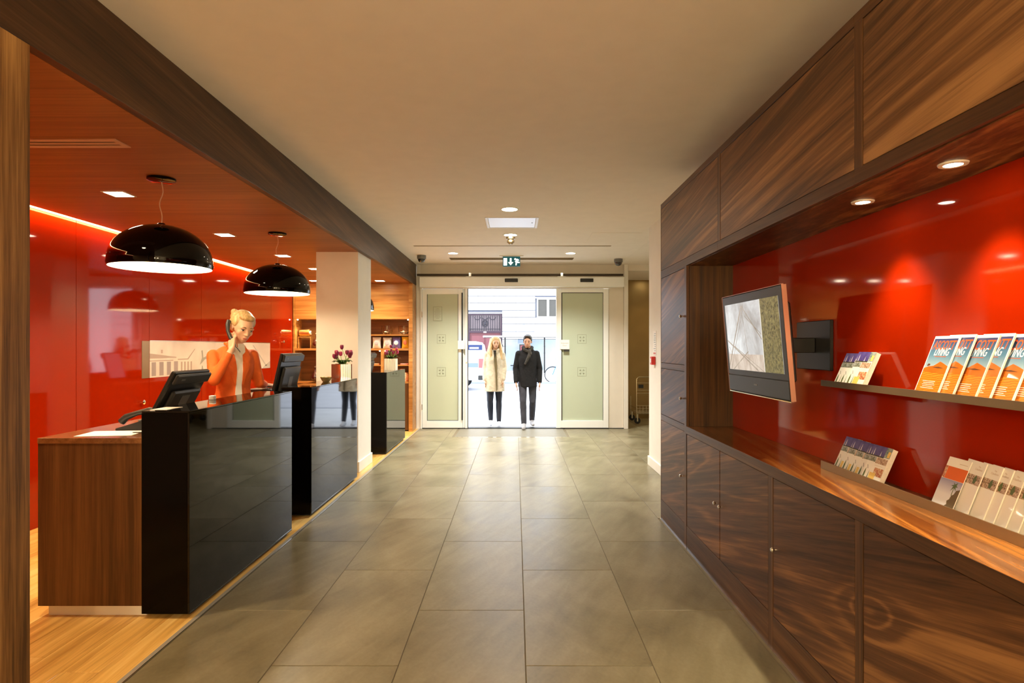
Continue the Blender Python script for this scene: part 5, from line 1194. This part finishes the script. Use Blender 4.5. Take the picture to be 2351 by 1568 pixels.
for a, e, w_ in (aR, aL): cap_(b, a, e, .060, .056); cap_(b, e, lerp(e, w_, .93), .056, .050)
tube(b, [V(-.06, -.09, 1.43), V(-.085, -.01, 1.46), V(0, .08, 1.47), V(.085, -.01, 1.46), V(.06, -.09, 1.43)], .03, 8)
part_mesh('coat', b, .011, coat, wp, 4)
b = NB(); prism(b, [(.0, 1.42), (.035, 1.42), (.055, 1.1), (.06, .70), (.035, .66), (.02, 1.0), (-.01, 1.25)], lambda u, v, d: (u, -.142-.035*min(1, max(0, (1.3-v)/.6))+d, v), -.012, .02); part_mesh('scarf', b, .006, clothm('olive_scarf', (.16, .12, .05), .2), wp, 2)
b = NB(); prism(b, [(-.02, 1.44), (.04, 1.44), (.012, 1.24)], lambda u, v, d: (u, -.148+d, v), -.012, .015); part_mesh('dark_top', b, .006, M['dark'], wp, 1)
b = NB(); legs_(b, [V(-.08, 0, .74), V(.08, 0, .74)], [V(-.085, -.05, .48), V(.08, .03, .48)], [V(-.075, .06, .11), V(.085, -.06, .10)], .082, .062, .045)
part_mesh('boots', b, .009, flat('black_boots', (.008, .010, .020), .5), wp, 3)
b = NB(); foot(b, V(-.075, .06, .11), V(-.05, -1, 0).normalized(), .245, .040, .0); foot(b, V(.085, -.06, .10), V(.05, -1, 0).normalized(), .245, .040, .0)
part_mesh('shoes', b, .007, flat('pale_shoes', (.55, .57, .62), .5), wp, 2)
# ---------- man in black jacket
mp = root('person', 'man in a black jacket and grey jeans stepping through the doorway', 'person', (.22, 11.02, .003))
hT = Matrix.Translation((.0, -.03, 1.60)) @ Matrix.Rotation(R(-6), 4, 'Z') @ Matrix.Rotation(R(8), 4, 'X')
b = NB(); torso(b, V(0, 0, .93), V(0, 0, 1.31), neck, .16, True, .92); cap_(b, V(0, .01, 1.40), V(0, -.01, 1.54), .06, .056); head(b, hT, 1.0, True)
Hh, Kk, Aa = [V(-.09, 0, .90), V(.09, 0, .90)], [V(-.085, -.09, .50), V(.095, .02, .49)], [V(-.07, -.10, .11), V(.085, .16, .14)]
legs_(b, Hh, Kk, Aa, .085, .055, .036); foot(b, Aa[0], V(-.05, -1, 0).normalized(), .26, .036, .01); foot(b, Aa[1], V(.1, -1, 0).normalized(), .26, .036, .04)
aR = (V(-.165, 0, 1.375), V(-.222, .03, 1.10), V(-.215, -.08, .85)); aL = (V(.165, 0, 1.375), V(.225, .03, 1.10), V(.225, -.03, .85))
for a, e, w_ in (aR, aL): cap_(b, a, e, .052, .042); cap_(b, e, w_, .041, .028)
hand(b, aR[2], V(.1, -.15, -1), V(1, 0, 0), 1.0, 25, side=1); hand(b, aL[2], V(0, -.1, -1), V(-1, 0, 0), 1.0, 22, side=-1)
part_mesh('body', b, .0075, skin2, mp, 3); face_parts(mp, hT, 1.0, flat('brow_dark', (.04, .025, .015), .6), flat('lip_brown', (.42, .18, .13), .4))
P = lambda x, y, z: hT @ V(x, y, z); Rm = hT.to_3x3(); b = NB(); ball(b, P(0, .022, .056), (.086, .098, .080), Rm); ball(b, P(0, .055, .015), (.082, .062, .075), Rm); ball(b, P(.0, -.045, .098), (.062, .045, .026), Rm)
for sx in (-1, 1): ball(b, P(sx*.071, .0, .03), (.012, .03, .035), Rm)
part_mesh('hair', b, .006, hairm('dark_hair', (.010, .007, .004), (.035, .022, .012)), mp, 2)
jk2 = clothm('black_jacket', (.0032, .003, .0034), .25, .9, .6, 10)
b = NB(); loft(b, [(0, 0, .76, .178, .14), (0, 0, .86, .172, .135), (0, 0, 1.0, .162, .128), (0, 0, 1.12, .162, .128), (0, -.008, 1.26, .178, .132), (0, 0, 1.35, .172, .115), (0, 0, 1.43, .130, .09), (0, .01, 1.48, .08, .07)])
for a, e, w_ in (aR, aL): cap_(b, a, e, .062, .055); cap_(b, e, lerp(e, w_, .93), .054, .044)
tube(b, [V(-.07, -.08, 1.46), V(-.085, 0, 1.49), V(0, .075, 1.50), V(.085, 0, 1.49), V(.07, -.08, 1.46)], .035, 8)
part_mesh('jacket', b, .010, jk2, mp, 4)
b = NB(); tube(b, [V(-.07, -.09, 1.46), V(0, -.125, 1.42), V(.075, -.09, 1.46), V(.06, .03, 1.49), V(-.06, .03, 1.49), V(-.07, -.09, 1.46)], .030, 10); tube(b, [V(.05, -.125, 1.42), V(.02, -.145, 1.32), V(-.05, -.150, 1.18)], [.034, .034, .022], 8); tube(b, [V(.03, -.13, 1.43), V(.06, -.15, 1.36)], [.03, .026], 8)
part_mesh('scarf', b, .008, clothm('grey_brown_scarf', (.045, .040, .032), .5, .95, .6, 30), mp, 2)
b = NB(); ball(b, V(0, 0, .90), (.150, .112, .12)); legs_(b, Hh, Kk, Aa, .086, .064, .052); part_mesh('jeans', b, .009, clothm('grey_blue_jeans', (.042, .044, .058), .25), mp, 3)
b = NB(); foot(b, Aa[0], V(-.05, -1, 0).normalized(), .285, .044, 0); foot(b, Aa[1], V(.1, -1, 0).normalized(), .285, .044, .03); part_mesh('shoes', b, .007, flat('grey_trainers', (.38, .38, .40), .6), mp, 2)
bpy.context.view_layer.update()
